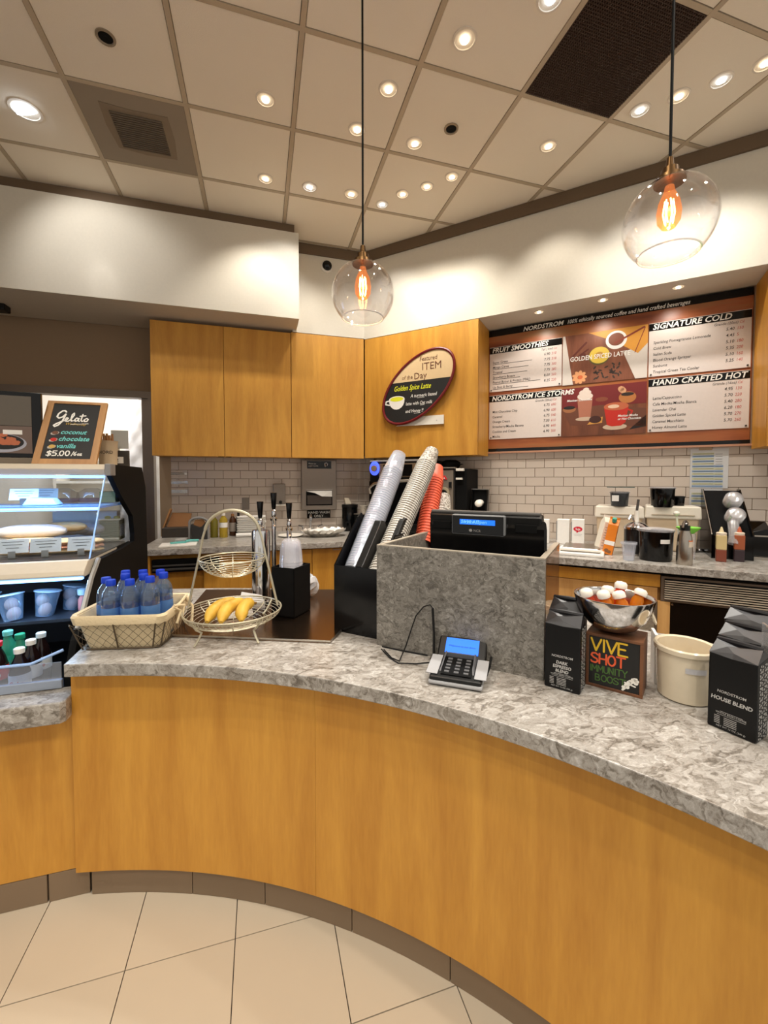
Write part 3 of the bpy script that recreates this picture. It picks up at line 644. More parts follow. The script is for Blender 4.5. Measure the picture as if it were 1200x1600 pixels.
obj('shadow_gap', MB().box(-.95, u1, .06, .09, ztop - .02, ztop), BLACKM, bt)
obj('upper_rail', MB().box(-.95, .258, .05, .09, ztop - .095, ztop - .02), WOOD, bt)
obj('lower_panel', MB().box(-.95, .245, .055, .09, .06, ztop - .10), WOODP, bt)
def vent(x0, x1, z0, z1, n, lab):
    v = obj('vent_frame', MB().box(x0, x1, .045, .09, z0, z1), mat('vent_frame', (120, 106, 92), .45, .4), bt, label=lab)
    m = MB(); d = (z1 - z0 - .03) / n
    obj('vent_slot', MB().box(x0 + .018, x1 - .015, .040, .046, z0 + .013, z1 - .013), BLACKM, v)
    for k in range(n): m.box(x0 + .018, x1 - .015, .032, .042, z0 + .016 + k * d, z0 + .016 + k * d + d * .42)
    obj('louvers', m, mat('vent_louver', (206, 192, 172), .4, .3), v)
vent(.262, u1 - .3, ztop - .175, ztop - .025, 9, 'long louvered vent under the counter edge')
vent(.06, .245, .45, ztop - .185, 26, 'tall louvered vent')
for x0, x1, nm in ((.31, .60, 'cooler_bay'), (.70, 1.45, 'cooler_bay')):
    c = obj(nm, MB().box(x0, x1, .05, .089, .2, ztop - .185), BLACKG, bt)
    for x in (x0 + .01, x1 - .01): obj('screw', MB().cyl((x, .05, ztop - .19), (x, .042, ztop - .19), .006, 10), STEEL, c)
obj('bay_handle', MB().cyl((.76, .03, ztop - .27), (1.1, .03, ztop - .28), .006, 10), STEEL, bt)
obj('wood_post', MB().box(.60, .70, .045, .089, .06, ztop - .178), WOODP, bt)
obj('wood_post', MB().box(.247, .31, .045, .089, .06, ztop - .178), WOODP, bt)
# ---- things on the tiled left wall
def wallthing(px, y, name, label, cat): return thing(name, label, cat, oY(px[0], px[1], y), 0)
YT = 4.291
t = wallthing((497, 758), YT, 'paper_towel_dispenser', 'steel paper towel dispenser with black notice on top under the cabinet', 'dispenser')
obj('housing', MB().box(-.172, .172, -.09, 0, -.245, .25), mat('dull_steel', (140, 130, 120), .35, .6), t, bevel=.004)
obj('opening', MB().box(-.13, .13, -.094, -.088, -.20, -.045), BLACKM, t)
obj('tear_edge', MB().box(-.13, .13, -.097, -.09, -.052, -.043), STEEL, t)
m = MB(); m.add([(-.06, -.10, -.058), (.125, -.10, -.058), (.125, -.105, -.115), (.02, -.125, -.11), (-.05, -.11, -.075), (-.13, -.10, -.06)], [(0, 1, 2, 3, 4, 5)]); m.add([(-.06, -.099, -.056), (.125, -.099, -.056), (.125, -.099, -.115), (-.13, -.099, -.06)], [(0, 3, 2, 1)])
obj('paper_towel', m, PAPER, t)
obj('lower_slot', MB().box(-.12, .12, -.097, -.09, -.19, -.10), mat('slot_grey', (84, 76, 70), .3, .6), t)
n = obj('notice', MB().box(-.12, .12, -.094, -.09, .165, .24), BLACKG, t)
m = MB(); text(m, 'Please use', -.105, .208, .018, -.0945, 'L'); text(m, 'paper towels', -.105, .186, .018, -.0945, 'L'); m.ribbon([(.06, .185), (.055, .215), (.07, .225), (.085, .21), (.075, .19)], .004, -.0945); obj('lettering', m, INKW, n)
t = wallthing((498, 803), YT, 'hand_wash_sign', 'small black HAND WASH ONLY sign under the towel dispenser', 'sign')
obj('plate', MB().box(-.118, .118, -.004, 0, -.042, .04), BLACKG, t)
m = MB(); text(m, 'HAND WASH', 0, .004, .036, -.0045, 'C', bold=.01); text(m, 'ONLY', 0, -.032, .036, -.0045, 'C', bold=.01); obj('lettering', m, INKW, t)
t = wallthing((436, 773), YT, 'soap_dispenser', 'steel wall soap dispenser with small push valve', 'dispenser')
obj('housing', MB().box(-.058, .058, -.07, 0, -.09, .11), MATS['dull_steel'], t, bevel=.006)
obj('push_valve', MB().lathe([(.0, 0), (.012, .002), (.016, .02), (.008, .034), (0, .036)], 14), BLACK, t, smooth=True, loc=(.01, -.071, -.07), rot=(PI / 2, 0, 0))
obj('drip_shelf', MB().box(-.05, .062, -.085, 0, -.105, -.092), WPLAS, t)
t = wallthing((384, 787), YT, 'switch_plate', 'grey blank metal wall plate on the tiles', 'wall plate')
obj('plate', MB().box(-.034, .034, -.008, 0, -.058, .058), mat('plate_grey', (126, 116, 106), .4, .4), t, bevel=.002)
for k, (y, lab) in enumerate(((740, 'top taped paper label on the tiles beside the door'), (754, 'middle taped paper label on the tiles beside the door'), (768, 'bottom taped paper label on the tiles beside the door'))):
    t = wallthing((275, y), YT, 'taped_label', lab, 'label'); h = .022 if k < 2 else .028
    obj('paper', MB().box(-.078, .078, -.0025, -.001, -h, h), mat('label_paper', (206, 192, 176), .6), t)
    m = MB()
    for q in range(9):
        a = q * .7; m.poly([(.078 * math.cos(a) * 1.05, -.003, h * 1.1 * math.sin(a)), (.098 * math.cos(a) + .01, -.006, (h + .014) * math.sin(a)), (.09 * math.cos(a + .25), -.002, (h + .008) * math.sin(a + .25))])
    m.box(-.1, .1, -.0035, -.003, -h * .6, h * .6)
    obj('clear_tape', m, clear('tape', base=.12, edge=.6, milky=.08) if 'tape' not in MATS else MATS['tape'], t)
    m = MB(); m.box(-.06, .05, -.0028, -.0025, .004, .007); m.box(-.06, .03, -.0028, -.0025, -.009, -.006); obj('lettering', m, DGREY, t)
# ---- posted schedule on the diagonal wall
p = oK(1107, 753, 3.882); t = thing('posted_schedule', 'blue-striped schedule sheets in clear sleeves taped on the tiles', 'paper notice', D(p.x, 3.882, p.z), DR)
a = oK(1079, 702, 3.882); b = oK(1137, 763, 3.882); c = oK(1076, 790, 3.882)
X0, X1 = a.x - p.x, b.x - p.x; Z1, Z0, Z2 = a.z - p.z, b.z - p.z, c.z - p.z
PW = mat('sleeve_paper', (206, 206, 206), .35); BS = mat('blue_rows', (128, 152, 182), .6); YS = mat('yellow_rows', (196, 196, 164), .6)
for (z0, z1, x1_) in ((Z0, Z1, X1), (Z2 - .004, Z0 - .004, X1 - .03)):
    s_ = obj('sheet', MB().box(X0, x1_, -.003, 0, z0, z1), PW, t)
    m = MB(); m2 = MB(); z = z1 - .03; k = 0
    while z > z0 + .02:
        (m if k % 2 else m2).box(X0 + .012, x1_ - (.085 if k < 5 else .03) if z1 == Z1 else x1_ - .02, -.0036, -.003, z - .014, z); z -= .0185; k += 1
    obj('printed_rows', m, BS, s_); obj('printed_rows', m2, YS, s_)
    tx = MB()
    z = z1 - .03
    while z > z0 + .03: tx.box(X0 + .02, X0 + .14, -.004, -.0036, z - .008, z - .006); tx.box(X0 + .15, X0 + .19, -.004, -.0036, z - .011, z - .009); z -= .0185
    obj('printed_text', tx, DGREY, s_)
obj('tape_scrap', MB().box(X0 + .05, X0 + .13, -.005, -.003, Z1 - .01, Z1 + .012), mat('tan_tape', (176, 150, 116), .4), t)
# ================================================================ ITEMS ON THE LEFT BACK WORKTOP
t = thing('paper_tray', 'black tray with brown folded paper bags against the tiles', 'tray', (-.71, 4.16, BC), 0)
obj('tray', MB().box(-.12, .10, -.10, .08, 0, .085).box(-.11, .09, -.09, .07, .08, .086), mat('dark_tray', (58, 50, 42), .6), t, bevel=.004)
m = MB(); m.hexa([(-.10, .0, .08), (.08, .0, .08), (.08, .06, .08), (-.10, .06, .08), (-.06, .05, .21), (.10, .05, .2), (.10, .07, .2), (-.06, .07, .21)])
obj('brown_bag', m, CARD, t)
m = MB(); m.hexa([(-.13, -.03, .08), (-.118, -.03, .08), (-.118, .04, .08), (-.13, .04, .08), (-.07, -.02, .25), (-.06, -.02, .24), (-.06, .05, .24), (-.07, .05, .25)])
obj('brown_bag', m, mat('tan_card', (176, 128, 80), .8), t)
t = thing('clipboard_paper', 'white sheet with a teal tool lying on the back worktop', 'paper', (-.62, 3.62, BC), R(4))
obj('sheet', MB().box(-.13, .13, -.10, .10, 0, .004), PAPER, t)
obj('lettering', MB().box(-.06, -.01, -.03, -.027, .004, .0046).box(-.06, .02, -.06, -.057, .004, .0046), DGREY, t)
t = thing('teal_tool', 'teal plastic tool lying on the white sheet', 'tool', (-.60, 3.67, BC + .004), R(20))
obj('blade', MB().prism([(-.09, -.02), (.02, -.03), (.02, .03), (-.09, .02)], 0, .012), mat('teal', (96, 178, 172), .5), t, bevel=.003)
obj('grip', MB().tube([(.02, 0, .01), (.06, .01, .014), (.12, .0, .012)], .010, 8), MATS['teal'], t, smooth=True)
obj('crumpled_wrap', MB().ball((.0, .07, .016), .05, .03, .016, 9, 5), mat('grey_wrap', (170, 168, 164), .3), t)
# napkin holder: grey arch frame round a black insert
t = thing('napkin_holder', 'grey arched napkin holder with black insert on the back worktop', 'napkin holder', (-.51, 3.90, BC), R(-6))
obj('arch_frame', MB().tube([(-.075, 0, 0), (-.075, 0, .14)] + [(-.075 * math.cos(R(q)), 0, .14 + .045 * math.sin(R(q))) for q in range(10, 171, 16)] + [(.075, 0, .14), (.075, 0, 0)], .011, 8), GREY, t, smooth=True)
obj('insert', MB().prismy([(-.055, 0), (.07, 0), (.07, .155), (.02, .10), (-.055, .13)], -.03, .05), mat('charcoal', (44, 42, 40), .6), t)
obj('napkins', MB().prismy([(-.05, .1), (.065, .11), (.03, .17), (-.03, .165)], .0, .03), CARD, t)
def bottle(name, label, loc, r, h, body, capc, neck=.4, rot=0, sq=False, liquid=None, tall=.72, band=None, caph=.02, group=None):
    t = thing(name, label, 'bottle', loc, rot, group)
    n = 4 if sq else 20
    b = MB()
    if sq: b.T = Matrix.Rotation(PI / 4, 4, 'Z')
    q = 1.25 if sq else 1
    b.lathe([(r * .92 * q, 0), (r * q, .006), (r * q, h * tall), (r * .85 * q, h * tall + .012), (r * neck * q, h * (tall + .16)), (r * neck * q, h - caph)], n)
    obj('body', b, body, t, smooth=not sq, bevel=.006 if sq else 0)
    obj('cap', MB().lathe([(r * neck * 1.15, h - caph - .002), (r * neck * 1.15, h - .002), (r * neck, h)], 16), capc, t, smooth=True)
    if band: obj('paper_label', MB().shell([(r * 1.012, h * band[0]), (r * 1.012, h * band[1])], n), band[2], t, smooth=True)
    return t
OIL = clear('oil_bottle', (196, 190, 96), milky=.45, milkc=(150, 140, 60)); YEL = clear('yellow_bottle', (240, 220, 90), milky=.5, milkc=(206, 180, 70))
bottle('oil_bottle', 'dark olive bottle beside the napkin holder', (-.395, 3.98, BC), .032, .20, OIL, BLACK)
bottle('yellow_bottle', 'yellow liquid bottle with white label between olive and brown bottles', (-.315, 3.95, BC), .034, .215, YEL, WPLAS, band=(.42, .62, PAPER))
bottle('brown_bottle', 'brown squat bottle with grey label behind the yellow bottle', (-.245, 4.06, BC), .03, .20, mat('brown_glass', (70, 40, 22), .2), CARD, band=(.2, .6, mat('grey_label', (150, 140, 130), .6)))
bottle('black_bottle', 'thin black bottle next to the stack of white trays', (-.195, 4.07, BC), .024, .21, BLACK, BLACK)
for k in range(9):
    t = thing('paper_boat', 'white paper tray nested in the stack before the steel tap column' if k < 8 else 'uppermost white paper tray of the stack before the steel tap column', 'paper tray', (-.08 + random.uniform(-.004, .004), 4.04, BC + .03 + k * .0165), 0, 'stack of white paper trays')
    if k == 0:
        pbm = MB().hexa([(-.105, -.07, 0), (.105, -.07, 0), (.105, .07, 0), (-.105, .07, 0), (-.125, -.085, .014), (.125, -.085, .014), (.125, .085, .014), (-.125, .085, .014)]); pbd = me('tray_body', pbm); pbd.materials.append(PAPER)
    obj('tray_body', pbd, None, t)
t = thing('rolled_towel', 'rolled white towel lying in front of the white tray stack', 'towel', (-.07, 3.93, BC + .018), R(2)); obj('roll', MB().cyl((-.14, 0, 0), (.12, 0, 0), .018, 14), PAPER, t, smooth=True)
# taps
t = thing('beer_tap_tower', 'chrome tap column with three black-handled taps rising from the steel plate', 'tap tower', (.0, 2.09, CT + .012), 0)
obj('column', MB().lathe([(.06, 0), (.058, .008), (.043, .012), (.043, .335), (.040, .345), (0, .345)], 28), CHROME, t, smooth=True)
obj('side_pipe', MB().cyl((.062, .03, .0), (.062, .03, .40), .011, 12), CHROME, t, smooth=True)
obj('side_pipe', MB().cyl((.135, .03, .0), (.135, .03, .34), .013, 12), CHROME, t, smooth=True)
for x, z0, k in ((-.002, .345, 0), (.062, .385, 1), (.135, .335, 2)):
    f = obj('faucet', MB().lathe([(.016, 0), (.018, .012), (.009, .018), (.013, .03), (.010, .045), (.013, .05), (.006, .058)], 14).cyl((0, 0, .02), (0, -.04, -.02), .006, 8), CHROME, t, smooth=True, loc=(x, .03 if k else 0, z0))
    obj('tap_handle', MB().lathe([(.007, .055), (.010, .065), (.0155, .13), (.0155, .137), (0, .138)], 14), BLACKG, f, smooth=True)
t = thing('black_cup_box', 'black open cup box holding clear domed cups before the taps', 'cup holder', (.133, 1.797, CT + .012), R(-37.5))
w, d_, h = .115, .13, .21
obj('box_shell', MB().box(-w, 0, 0, .004, 0, h).box(-.004, 0, 0, d_, 0, h).box(-w, -w + .004, 0, d_, 0, h).box(-w, 0, d_ - .004, d_, 0, h).box(-w, 0, 0, d_, 0, .004), BLACKM, t)
bt_loc = Vector((.133, 1.797, CT + .012)) + Matrix.Rotation(R(-37.5), 3, 'Z') @ Vector((-w / 2, d_ / 2, .005))
dm = None
for k in range(14):
    t = thing('dome_cup', 'clear plastic cup in the upturned stack filling the black box' if k < 13 else 'uppermost clear plastic cup of the stack in the black box', 'plastic cup', bt_loc + Vector((0, 0, .06 + k * .0125)), 0, 'clear cups in the black box')
    if dm is None:
        q = MB().shell([(.052, 0), (.050, .003), (.046, .06), (.041, .085), (.030, .097), (0.001, .10)], 20); dm = me('cup_body', q); dm.materials.append(CUPM)
        for p in dm.polygons: p.use_smooth = True
    obj('cup_body', dm, None, t)
# plastic wrapped item behind the black box
t = thing('crumpled_bag', 'crumpled clear plastic bag of cups on the steel plate behind the black box', 'plastic bag', (.235, 2.12, CT + .012), 0)
m = MB(); random.seed(3); m.ball((0, 0, .055), .045, .035, .055, 11, 8); m.v = [(x * (1 + random.uniform(-.2, .2)), y * (1 + random.uniform(-.2, .2)), max(0, z * (1 + random.uniform(-.12, .12)))) for x, y, z in m.v]
obj('bag_film', m, clear('bag_film', base=.25, edge=.8, milky=.5, rough=.15), t)
obj('brown_contents', MB().lathe([(.02, .01), (.026, .05), (.02, .06), (0, .06)], 10).ball((.01, -.01, .07), .02, .02, .015, 8, 5), CARD, t, smooth=True)
# foil tray and sink tap
t = thing('foil_tray', 'crinkled silver foil tray full of wrapped utensils beside the sink tap', 'tray', (.545, 3.78, BC), R(3))
m = MB(); n = 36; prof = [(.10, 0), (.17, .035), (.205, .062), (.200, .066), (.16, .045), (0.001, .042)]
random.seed(5); m.lathe(prof, n, 1, .62); m.v = [(x * (1 + .035 * math.sin(i * 2.4)), y * (1 + .035 * math.sin(i * 1.7)), z + (.006 * math.sin(i * 3.1) if z > .01 else 0)) for i, (x, y, z) in enumerate(m.v)]
obj('foil', m, mat('foil', (226, 222, 214), .28, .75), t)
obj('white_liner', MB().lathe([(.15, .046), (.12, .062), (.05, .07), (0, .068)], 17, 1, .6), PAPER, t)
t = thing('sink_faucet', 'small chrome two-handle faucet standing at the tiles behind the foil tray', 'faucet', (.475, 4.21, BC + .01), 0)
obj('spout', MB().tube([(0, 0, -.01), (0, 0, .12), (0, -.02, .15), (0, -.05, .155), (0, -.075, .13), (0, -.075, .10)], .011, 10), CHROME, t, smooth=True)
obj('base_bar', MB().box(-.10, .10, -.015, .015, -.01, .012), CHROME, t, bevel=.005)
for s in (-1, 1): obj('lever', MB().tube([(s * .075, 0, .01), (s * .075, 0, .04), (s * .12, -.01, .048)], .009, 8), CHROME, t, smooth=True)
t = thing('white_plate', 'flat white plate on the worktop beside the foil tray', 'plate', (.26, 3.86, BC), 0); obj('dish', MB().lathe([(.07, 0), (.115, .012), (.112, .016), (.07, .006), (0, .006)], 28), WPLAS, t, smooth=True)
t = thing('black_canister', 'tall black canister standing against the tiles by the dispenser', 'canister', (.86, 4.14, BC), 0); obj('body', MB().lathe([(.075, 0), (.078, .01), (.078, .245), (.07, .255), (0, .258)], 28), BLACKG, t, smooth=True); obj('lid', MB().lathe([(.081, .235), (.081, .262), (.05, .268), (0, .268)], 28), BLACK, t, smooth=True)
t = thing('white_packet', 'small white packet standing on the tall black canister', 'packet', (.84, 4.16, BC + .268), R(12)); obj('packet', MB().hexa([(-.025, -.012, 0), (.04, -.012, 0), (.04, .012, 0), (-.025, .012, 0), (-.035, -.005, .06), (.01, -.005, .06), (.01, .005, .06), (-.035, .005, .06)]), mat('packet_paper', (196, 182, 160), .6), t)
q = D(-1.98, 3.25)
t = thing('black_knock_box', 'black box with steel rim under the patterned cup beside the oven', 'box', (.98, 3.92, BC), DR); obj('body', MB().box(-.09, .16, -.08, .1, 0, .18), BLACKM, t, bevel=.003); obj('steel_rim', MB().box(-.094, .164, -.084, .104, .18, .187), STEEL, t, bevel=.001)
t = thing('patterned_cup', 'small patterned paper cup standing on the black box beside the oven', 'paper cup', (.955, 3.93, BC + .187), 0); obj('cup_body', MB().lathe([(.026, 0), (.04, .072), (.042, .075), (.038, .075), (.025, .005), (0, .005)], 22), mat('pattern_paper', (198, 190, 176), .6), t, smooth=True)
m = MB()
for k in range(18): a = k * 2.4; z = .012 + (k % 6) * .010; r = .0275 + z * .19; m.box(0, 0, 0, 0, 0, 0) if 0 else m.add([(r * math.cos(a), r * math.sin(a), z), (r * math.cos(a + .2), r * math.sin(a + .2), z + .004), (r * math.cos(a + .12), r * math.sin(a + .12), z + .012)], [(0, 1, 2)])
obj('dark_pattern', m, DGREY, t)
# ================================================================ MACHINES ON THE CORNER
OK_ = 3.30
def uk(x, y, K): p = oK(x, y, K); return p.x, p.z
ul, zt_ = uk(575, 719, OK_); ur, _ = uk(664, 718, OK_)
t = thing('rapid_oven', 'black rapid-cook oven with a blue ringed dial in the corner', 'oven', D(0, OK_, BC), DR); zt_ -= BC
obj('oven_body', MB().box(ul, ur, .02, .50, .04, zt_), BLACK, t, bevel=.02)
obj('foot', MB().box(ul + .02, ur - .02, .04, .48, 0, .04), BLACKM, t)
obj('top_trim', MB().tube([(ul + .02, .01, zt_ - .012), (ur - .02, .01, zt_ - .012)], .008, 8), GREY, t, smooth=True)
obj('oven_door', MB().box(ul + .01, ur - .01, 0, .02, .12, zt_ - .19), BLACKG, t, bevel=.006)
obj('control_panel', MB().box(ul + .11, ur - .05, .005, .02, zt_ - .155, zt_ - .035), mat('panel_bronze', (132, 108, 84), .4, .5), t, bevel=.004)
obj('display', MB().box(ul + .16, ur - .12, -.001, .006, zt_ - .145, zt_ - .045), BLACKG, t)
dx, dz = uk(585.5, 732, OK_); dz -= BC
d = obj('dial', MB().lathe([(.030, 0), (.028, .02), (0, .021)], 24), mat('dial_face', (150, 130, 104), .35, .3), t, smooth=True, loc=(dx, .0, dz), rot=(PI / 2, 0, 0))
obj('dial_ring', MB().lathe([(.050, -.001), (.050, .006), (.042, .010), (.031, .010), (.031, -.001)], 32, 1, 1.25), mat('blue_glow_ring', (60, 90, 255), .4, emit=(70, 90, 255), es=1.6), d, smooth=True)
obj('door_handle', MB().tube([(ul + .03, -.005, zt_ - .30), (ul + .035, -.03, zt_ - .25), (ul + .09, -.045, zt_ - .215), (ul + .17, -.045, zt_ - .20), (ur - .13, -.045, zt_ - .185), (ur - .06, -.02, zt_ - .175)], .013, 10), STEEL, t, smooth=True)
# grey frothing machine with black side
K2 = 3.45; a, zt2 = uk(676, 731, K2); b, _ = uk(709, 731, K2); c, _ = uk(727, 731, K2)
t = thing('smoothie_machine', 'grey fronted machine with round clear dial and black side panel beside the oven', 'machine', D(0, K2, BC), DR); h = zt2 - BC
obj('machine_body', MB().box(a + .0, b, .03, .38, 0, h), mat('machine_side', (30, 27, 25), .5), t, bevel=.006)
obj('side_panel', MB().box(b, c, .05, .38, 0, h - .01), BLACKM, t, bevel=.004)
obj('front_plate', MB().box(a + .005, b - .01, .012, .032, .16, h - .02), mat('machine_front', (140, 128, 114), .35, .4), t, bevel=.008)
obj('top_lip', MB().box(a + .0, b + .01, .0, .06, h - .008, h + .004), STEEL, t, bevel=.003)
obj('top_tab', MB().box(b + .01, b + .08, .02, .05, h - .03, h - .008), WPLAS, t, bevel=.003)
obj('front_tab', MB().box(b + .01, b + .065, .02, .05, h - .105, h - .088), WPLAS, t, bevel=.003)
gx, gz = uk(693, 771, K2); gz -= BC
g = obj('gauge', MB().lathe([(.055, 0), (.055, .012), (.045, .016)], 28), mat('gauge_rim', (170, 156, 128), .3, .5), t, smooth=True, loc=(gx, .01, gz), rot=(PI / 2, 0, 0))
obj('knob', MB().lathe([(.036, .015), (.034, .03), (.016, .034), (.014, .05), (0, .052)], 20), BLACKG, g, smooth=True)
rx, rz = uk(694, 746, K2); rz -= BC
obj('red_emblem', MB().prismy([(rx - .025, rz - .018), (rx + .025, rz - .018), (rx + .012, rz + .006), (rx, rz + .018), (rx - .012, rz + .006)], .004, .012), RED, t)
obj('red_emblem', MB().prismy([(rx - .008, rz - .012), (rx + .008, rz - .012), (rx, rz + .004)], .002, .004), WPLAS, t)
obj('green_light', MB().box(a + .012, a + .03, .004, .012, h - .05, h - .04), mat('green_led', (40, 210, 60), .4, emit=(40, 220, 60), es=1.5), t)
obj('switch', MB().box(b - .045, b - .022, .0, .012, gz + .05, gz + .10), BLACK, t)
for k in range(3): obj('lower_slot', MB().box(a - .015 + k * .05, a + .02 + k * .05, .02, .032, .05, .15), mat('slot_brown', (90, 74, 60), .6), t)
t = thing('top_machine_hopper', 'black rounded hopper sitting in the shade on top of the grey machine', 'hopper', D((a + b) / 2, K2 + .2, BC + h + .004), DR)
obj('hopper_body', MB().lathe([(.07, 0), (.085, .02), (.085, .05), (.05, .07), (0, .072)], 20), BLACKM, t, smooth=True); obj('hopper_lid', MB().box(-.03, .11, -.02, .02, .025, .035), BLACK, t, bevel=.004)
# small lid dispenser behind the till
K3 = 3.55; a, z1 = uk(736, 765, K3); b, _ = uk(760, 765, K3)
t = thing('small_lid_rack', 'small black rack of white lids standing behind the till screen', 'lid rack', D((a + b) / 2, K3, BC), DR); hw = (b - a) / 2; h = z1 - BC
obj('rack_back', MB().box(-hw, hw, .06, .075, 0, h), BLACKM, t)
for s in (-1, 1): obj('rack_side', MB().prismx([(-.05, 0), (.075, 0), (.075, h), (.045, h), (-.02, h * .45), (-.05, .1)], s * hw - .006, s * hw + .006), BLACKG, t)
obj('steel_edge', MB().box(-hw - .008, hw + .008, .04, .078, h, h + .006), STEEL, t)
def lids(n, start, step, r, label, group, first=None, tilt=0, mt=WPLAS):
    d = me('lid_body', MB().lathe([(r * .75, .012), (r * .8, .004), (r * .97, .004), (r, 0), (r, .006), (r * .9, .010), (r * .85, .016), (0, .016)], 22))
    d.materials.append(mt)
    for p in d.polygons: p.use_smooth = True
    for k in range(n):
        t = thing('cup_cover', label if k else first or label, 'cup lid', Vector(start) + Vector(step) * k, (PI / 2 + tilt, 0, DR), group); obj('lid_body', d, None, t)
dd = D(0, -1) * 1
lids(5, D((a + b) / 2, K3 + .005, BC + h * .72), D(0, .010), .034, 'white cup lid in the upper slot of the small black rack', 'lids in the small rack', tilt=-.5)
lids(5, D((a + b) / 2, K3 - .03, BC + h * .47), D(0, .010), .036, 'white cup lid in the lower slot of the small black rack', 'lids in the small rack', tilt=-.5)
# ================================================================ FRONT COUNTER
a_l = math.degrees(math.acos((-.615 - AC.x) / RS)); a_b = math.degrees(math.acos((-.615 - AC.x) / RB))
t = thing('ordering_counter', 'curved maple veneer counter front with vertical seams above the tiled kick', 'counter', (0, 0, 0))
a_s = 56.6
obj('front_panel', MB().prism(arc(RP, a_end, a_s + .01, 30) + arc(RP + .05, a_s + .01, a_end, 30), .099, CT - .042), WOOD, t)
obj('front_panel', MB().prism(arc(RP, a_s - .01, 0, 50) + arc(RP + .05, 0, a_s - .01, 50), .099, CT - .042), WOOD, t)
obj('side_board', MB().box(-.617, -.60, 1.66, 2.45, .099, CT - .04), WOOD, t)
obj('back_panel', MB().prism(arc(RB - .06, a_b - .5, 0, 40) + arc(RB - .02, 0, a_b - .5, 40), .0, CT - .042), WOODP, t)
obj('support_shelf', MB().prism(arc(RP + .05, a_end - .5, 0, 40) + arc(RB - .06, 0, a_b - 1, 40), CT - .06, CT - .042), BLACKM, t)
ct = thing('curved_worktop', 'curved speckled grey stone countertop of the ordering counter', 'countertop', (0, 0, 0))
obj('stone_top', MB().prism(arc(RS, a_l, -2, 90) + arc(RB, -2, a_b, 60), CT - .042, CT), STONE, ct, bevel=.003)
# steel plate set on the counter
pl_ = thing('steel_plate', 'dark bronze-toned steel plate lying on the counter under the taps', 'metal plate', (0, 0, 0))
q = [oz(262, 991, CT + .01), oz(516, 1001, CT + .01), oz(533, 984, CT + .01), oz(555, 921, CT + .01), oz(322, 921, CT + .01)]
q = [(v.x, v.y) for v in q]
obj('plate', MB().prism(q, CT, CT + .010), STEELB, pl_)
obj('bright_edge', MB().tube([(q[0][0], q[0][1], CT + .007), (q[1][0], q[1][1], CT + .007), (q[2][0], q[2][1], CT + .007)], .004, 6), STEEL, pl_)
# lower straight counter under the display case
t = thing('case_counter', 'lower maple counter front carrying the display case', 'counter', (0, 0, 0))
obj('front_panel', MB().box(-2.4, -.6195, 1.653, 1.70, .099, .65), WOOD, t)
obj('side_board', MB().box(-.635, -.6195, 1.70, 2.8, .099, .65), WOOD, t)
t = thing('case_ledge', 'thick speckled stone ledge in front of the display case', 'countertop', (0, 0, 0))
obj('stone_top', MB().prism([(-2.4, 1.582), (-.632, 1.582), (-.619, 1.594), (-.6175, 1.62), (-.6175, 1.70), (-2.4, 1.70)], .648, .72), STONE, t, bevel=.004)
# ================================================================ REGISTER SURROUND
uL, uR, kF = -.742, -.172, 1.305
t = thing('register_surround', 'grey speckled stone box wall round the cash register', 'register surround', D(0, kF, CT), DR)
h = 1.207 - CT
obj('front_slab', MB().box(uL, uR, 0, .018, 0, h), STONE_SHADED, t, bevel=.001)
obj('side_slab', MB().box(uL, uL + .018, .0185, .46, 0, h), STONE_SHADED, t, bevel=.001)
obj('acrylic_side', MB().box(uR - .008, uR, .0185, .37, 0, h), ACRYL, t)
obj('rim_strip', MB().box(uL, uR, 0.001, .018, h, h + .003).box(uL + .0005, uL + .018, .018, .46, h, h + .003), mat('pale_rim', (168, 158, 142), .4), t)
obj('rim_strip', MB().box(uR - .018, uR, .018, .37, h - .004, h + .002), MATS['pale_rim'], t)
# register
p0 = oK(673, 797, 1.45); p1 = oK(848, 801, 1.45)
t = thing('cash_register', 'black point of sale terminal with blue customer display behind the stone box', 'cash register', D((p0.x + p1.x) / 2, 1.45, CT), DR)
hw = (p1.x - p0.x) / 2; hz = p0.z - CT
m = MB(); m.prismx([(0.0, hz - .10), (-.012, hz - .015), (0, hz), (.03, hz - .004), (.06, hz - .05), (.09, .24), (.03, .22)], -hw, hw)
obj('screen_back', m, BLACK, t, bevel=.008)
obj('top_edge', MB().box(-hw + .005, hw - .005, -.010, .016, hz - .008, hz + .003), mat('soft_black', (78, 76, 74), .4), t, bevel=.004)
m = MB(); m.prismx([(-.008, hz - .115), (-.014, hz - .05), (.0, hz - .02), (.02, .2), (.0, .17)], -hw + .0, hw + .015)
obj('housing', m, BLACKG, t, bevel=.01)
obj('housing_step', MB().box(-hw - .012, -hw + .05, -.02, .05, .215, .245), BLACKG, t, bevel=.004)
obj('base', MB().box(-.15, .15, .03, .30, 0, .22), BLACK, t, bevel=.01)
for s_ in (-1, 1): obj('vent_recess', MB().box(s_ * (hw - .05) - .035, s_ * (hw - .05) + .035, -.0165, -.008, hz - .065, hz - .035), BLACKM, t, bevel=.003)
dx0 = oK(706, 805, 1.42).x - (p0.x + p1.x) / 2; dx1 = oK(789, 836, 1.42).x - (p0.x + p1.x) / 2; zz1 = oK(706, 803, 1.42).z - CT; zz0 = oK(789, 838, 1.42).z - CT
d = obj('customer_display', MB().box(dx0, dx1, -.034, -.008, zz0 - .002, zz1), mat('display_rim', (120, 122, 124), .35), t, bevel=.006)
obj('display_face', MB().box(dx0 + .004, dx1 - .004, -.0365, -.034, zz0 + .002, zz1 - .004), BLACKG, d, bevel=.004)
w_ = dx1 - dx0
obj('screen', MB().box(dx0 + w_ * .17, dx1 - w_ * .17, -.0378, -.0365, zz0 + .034, zz1 - .016), LCD, d)
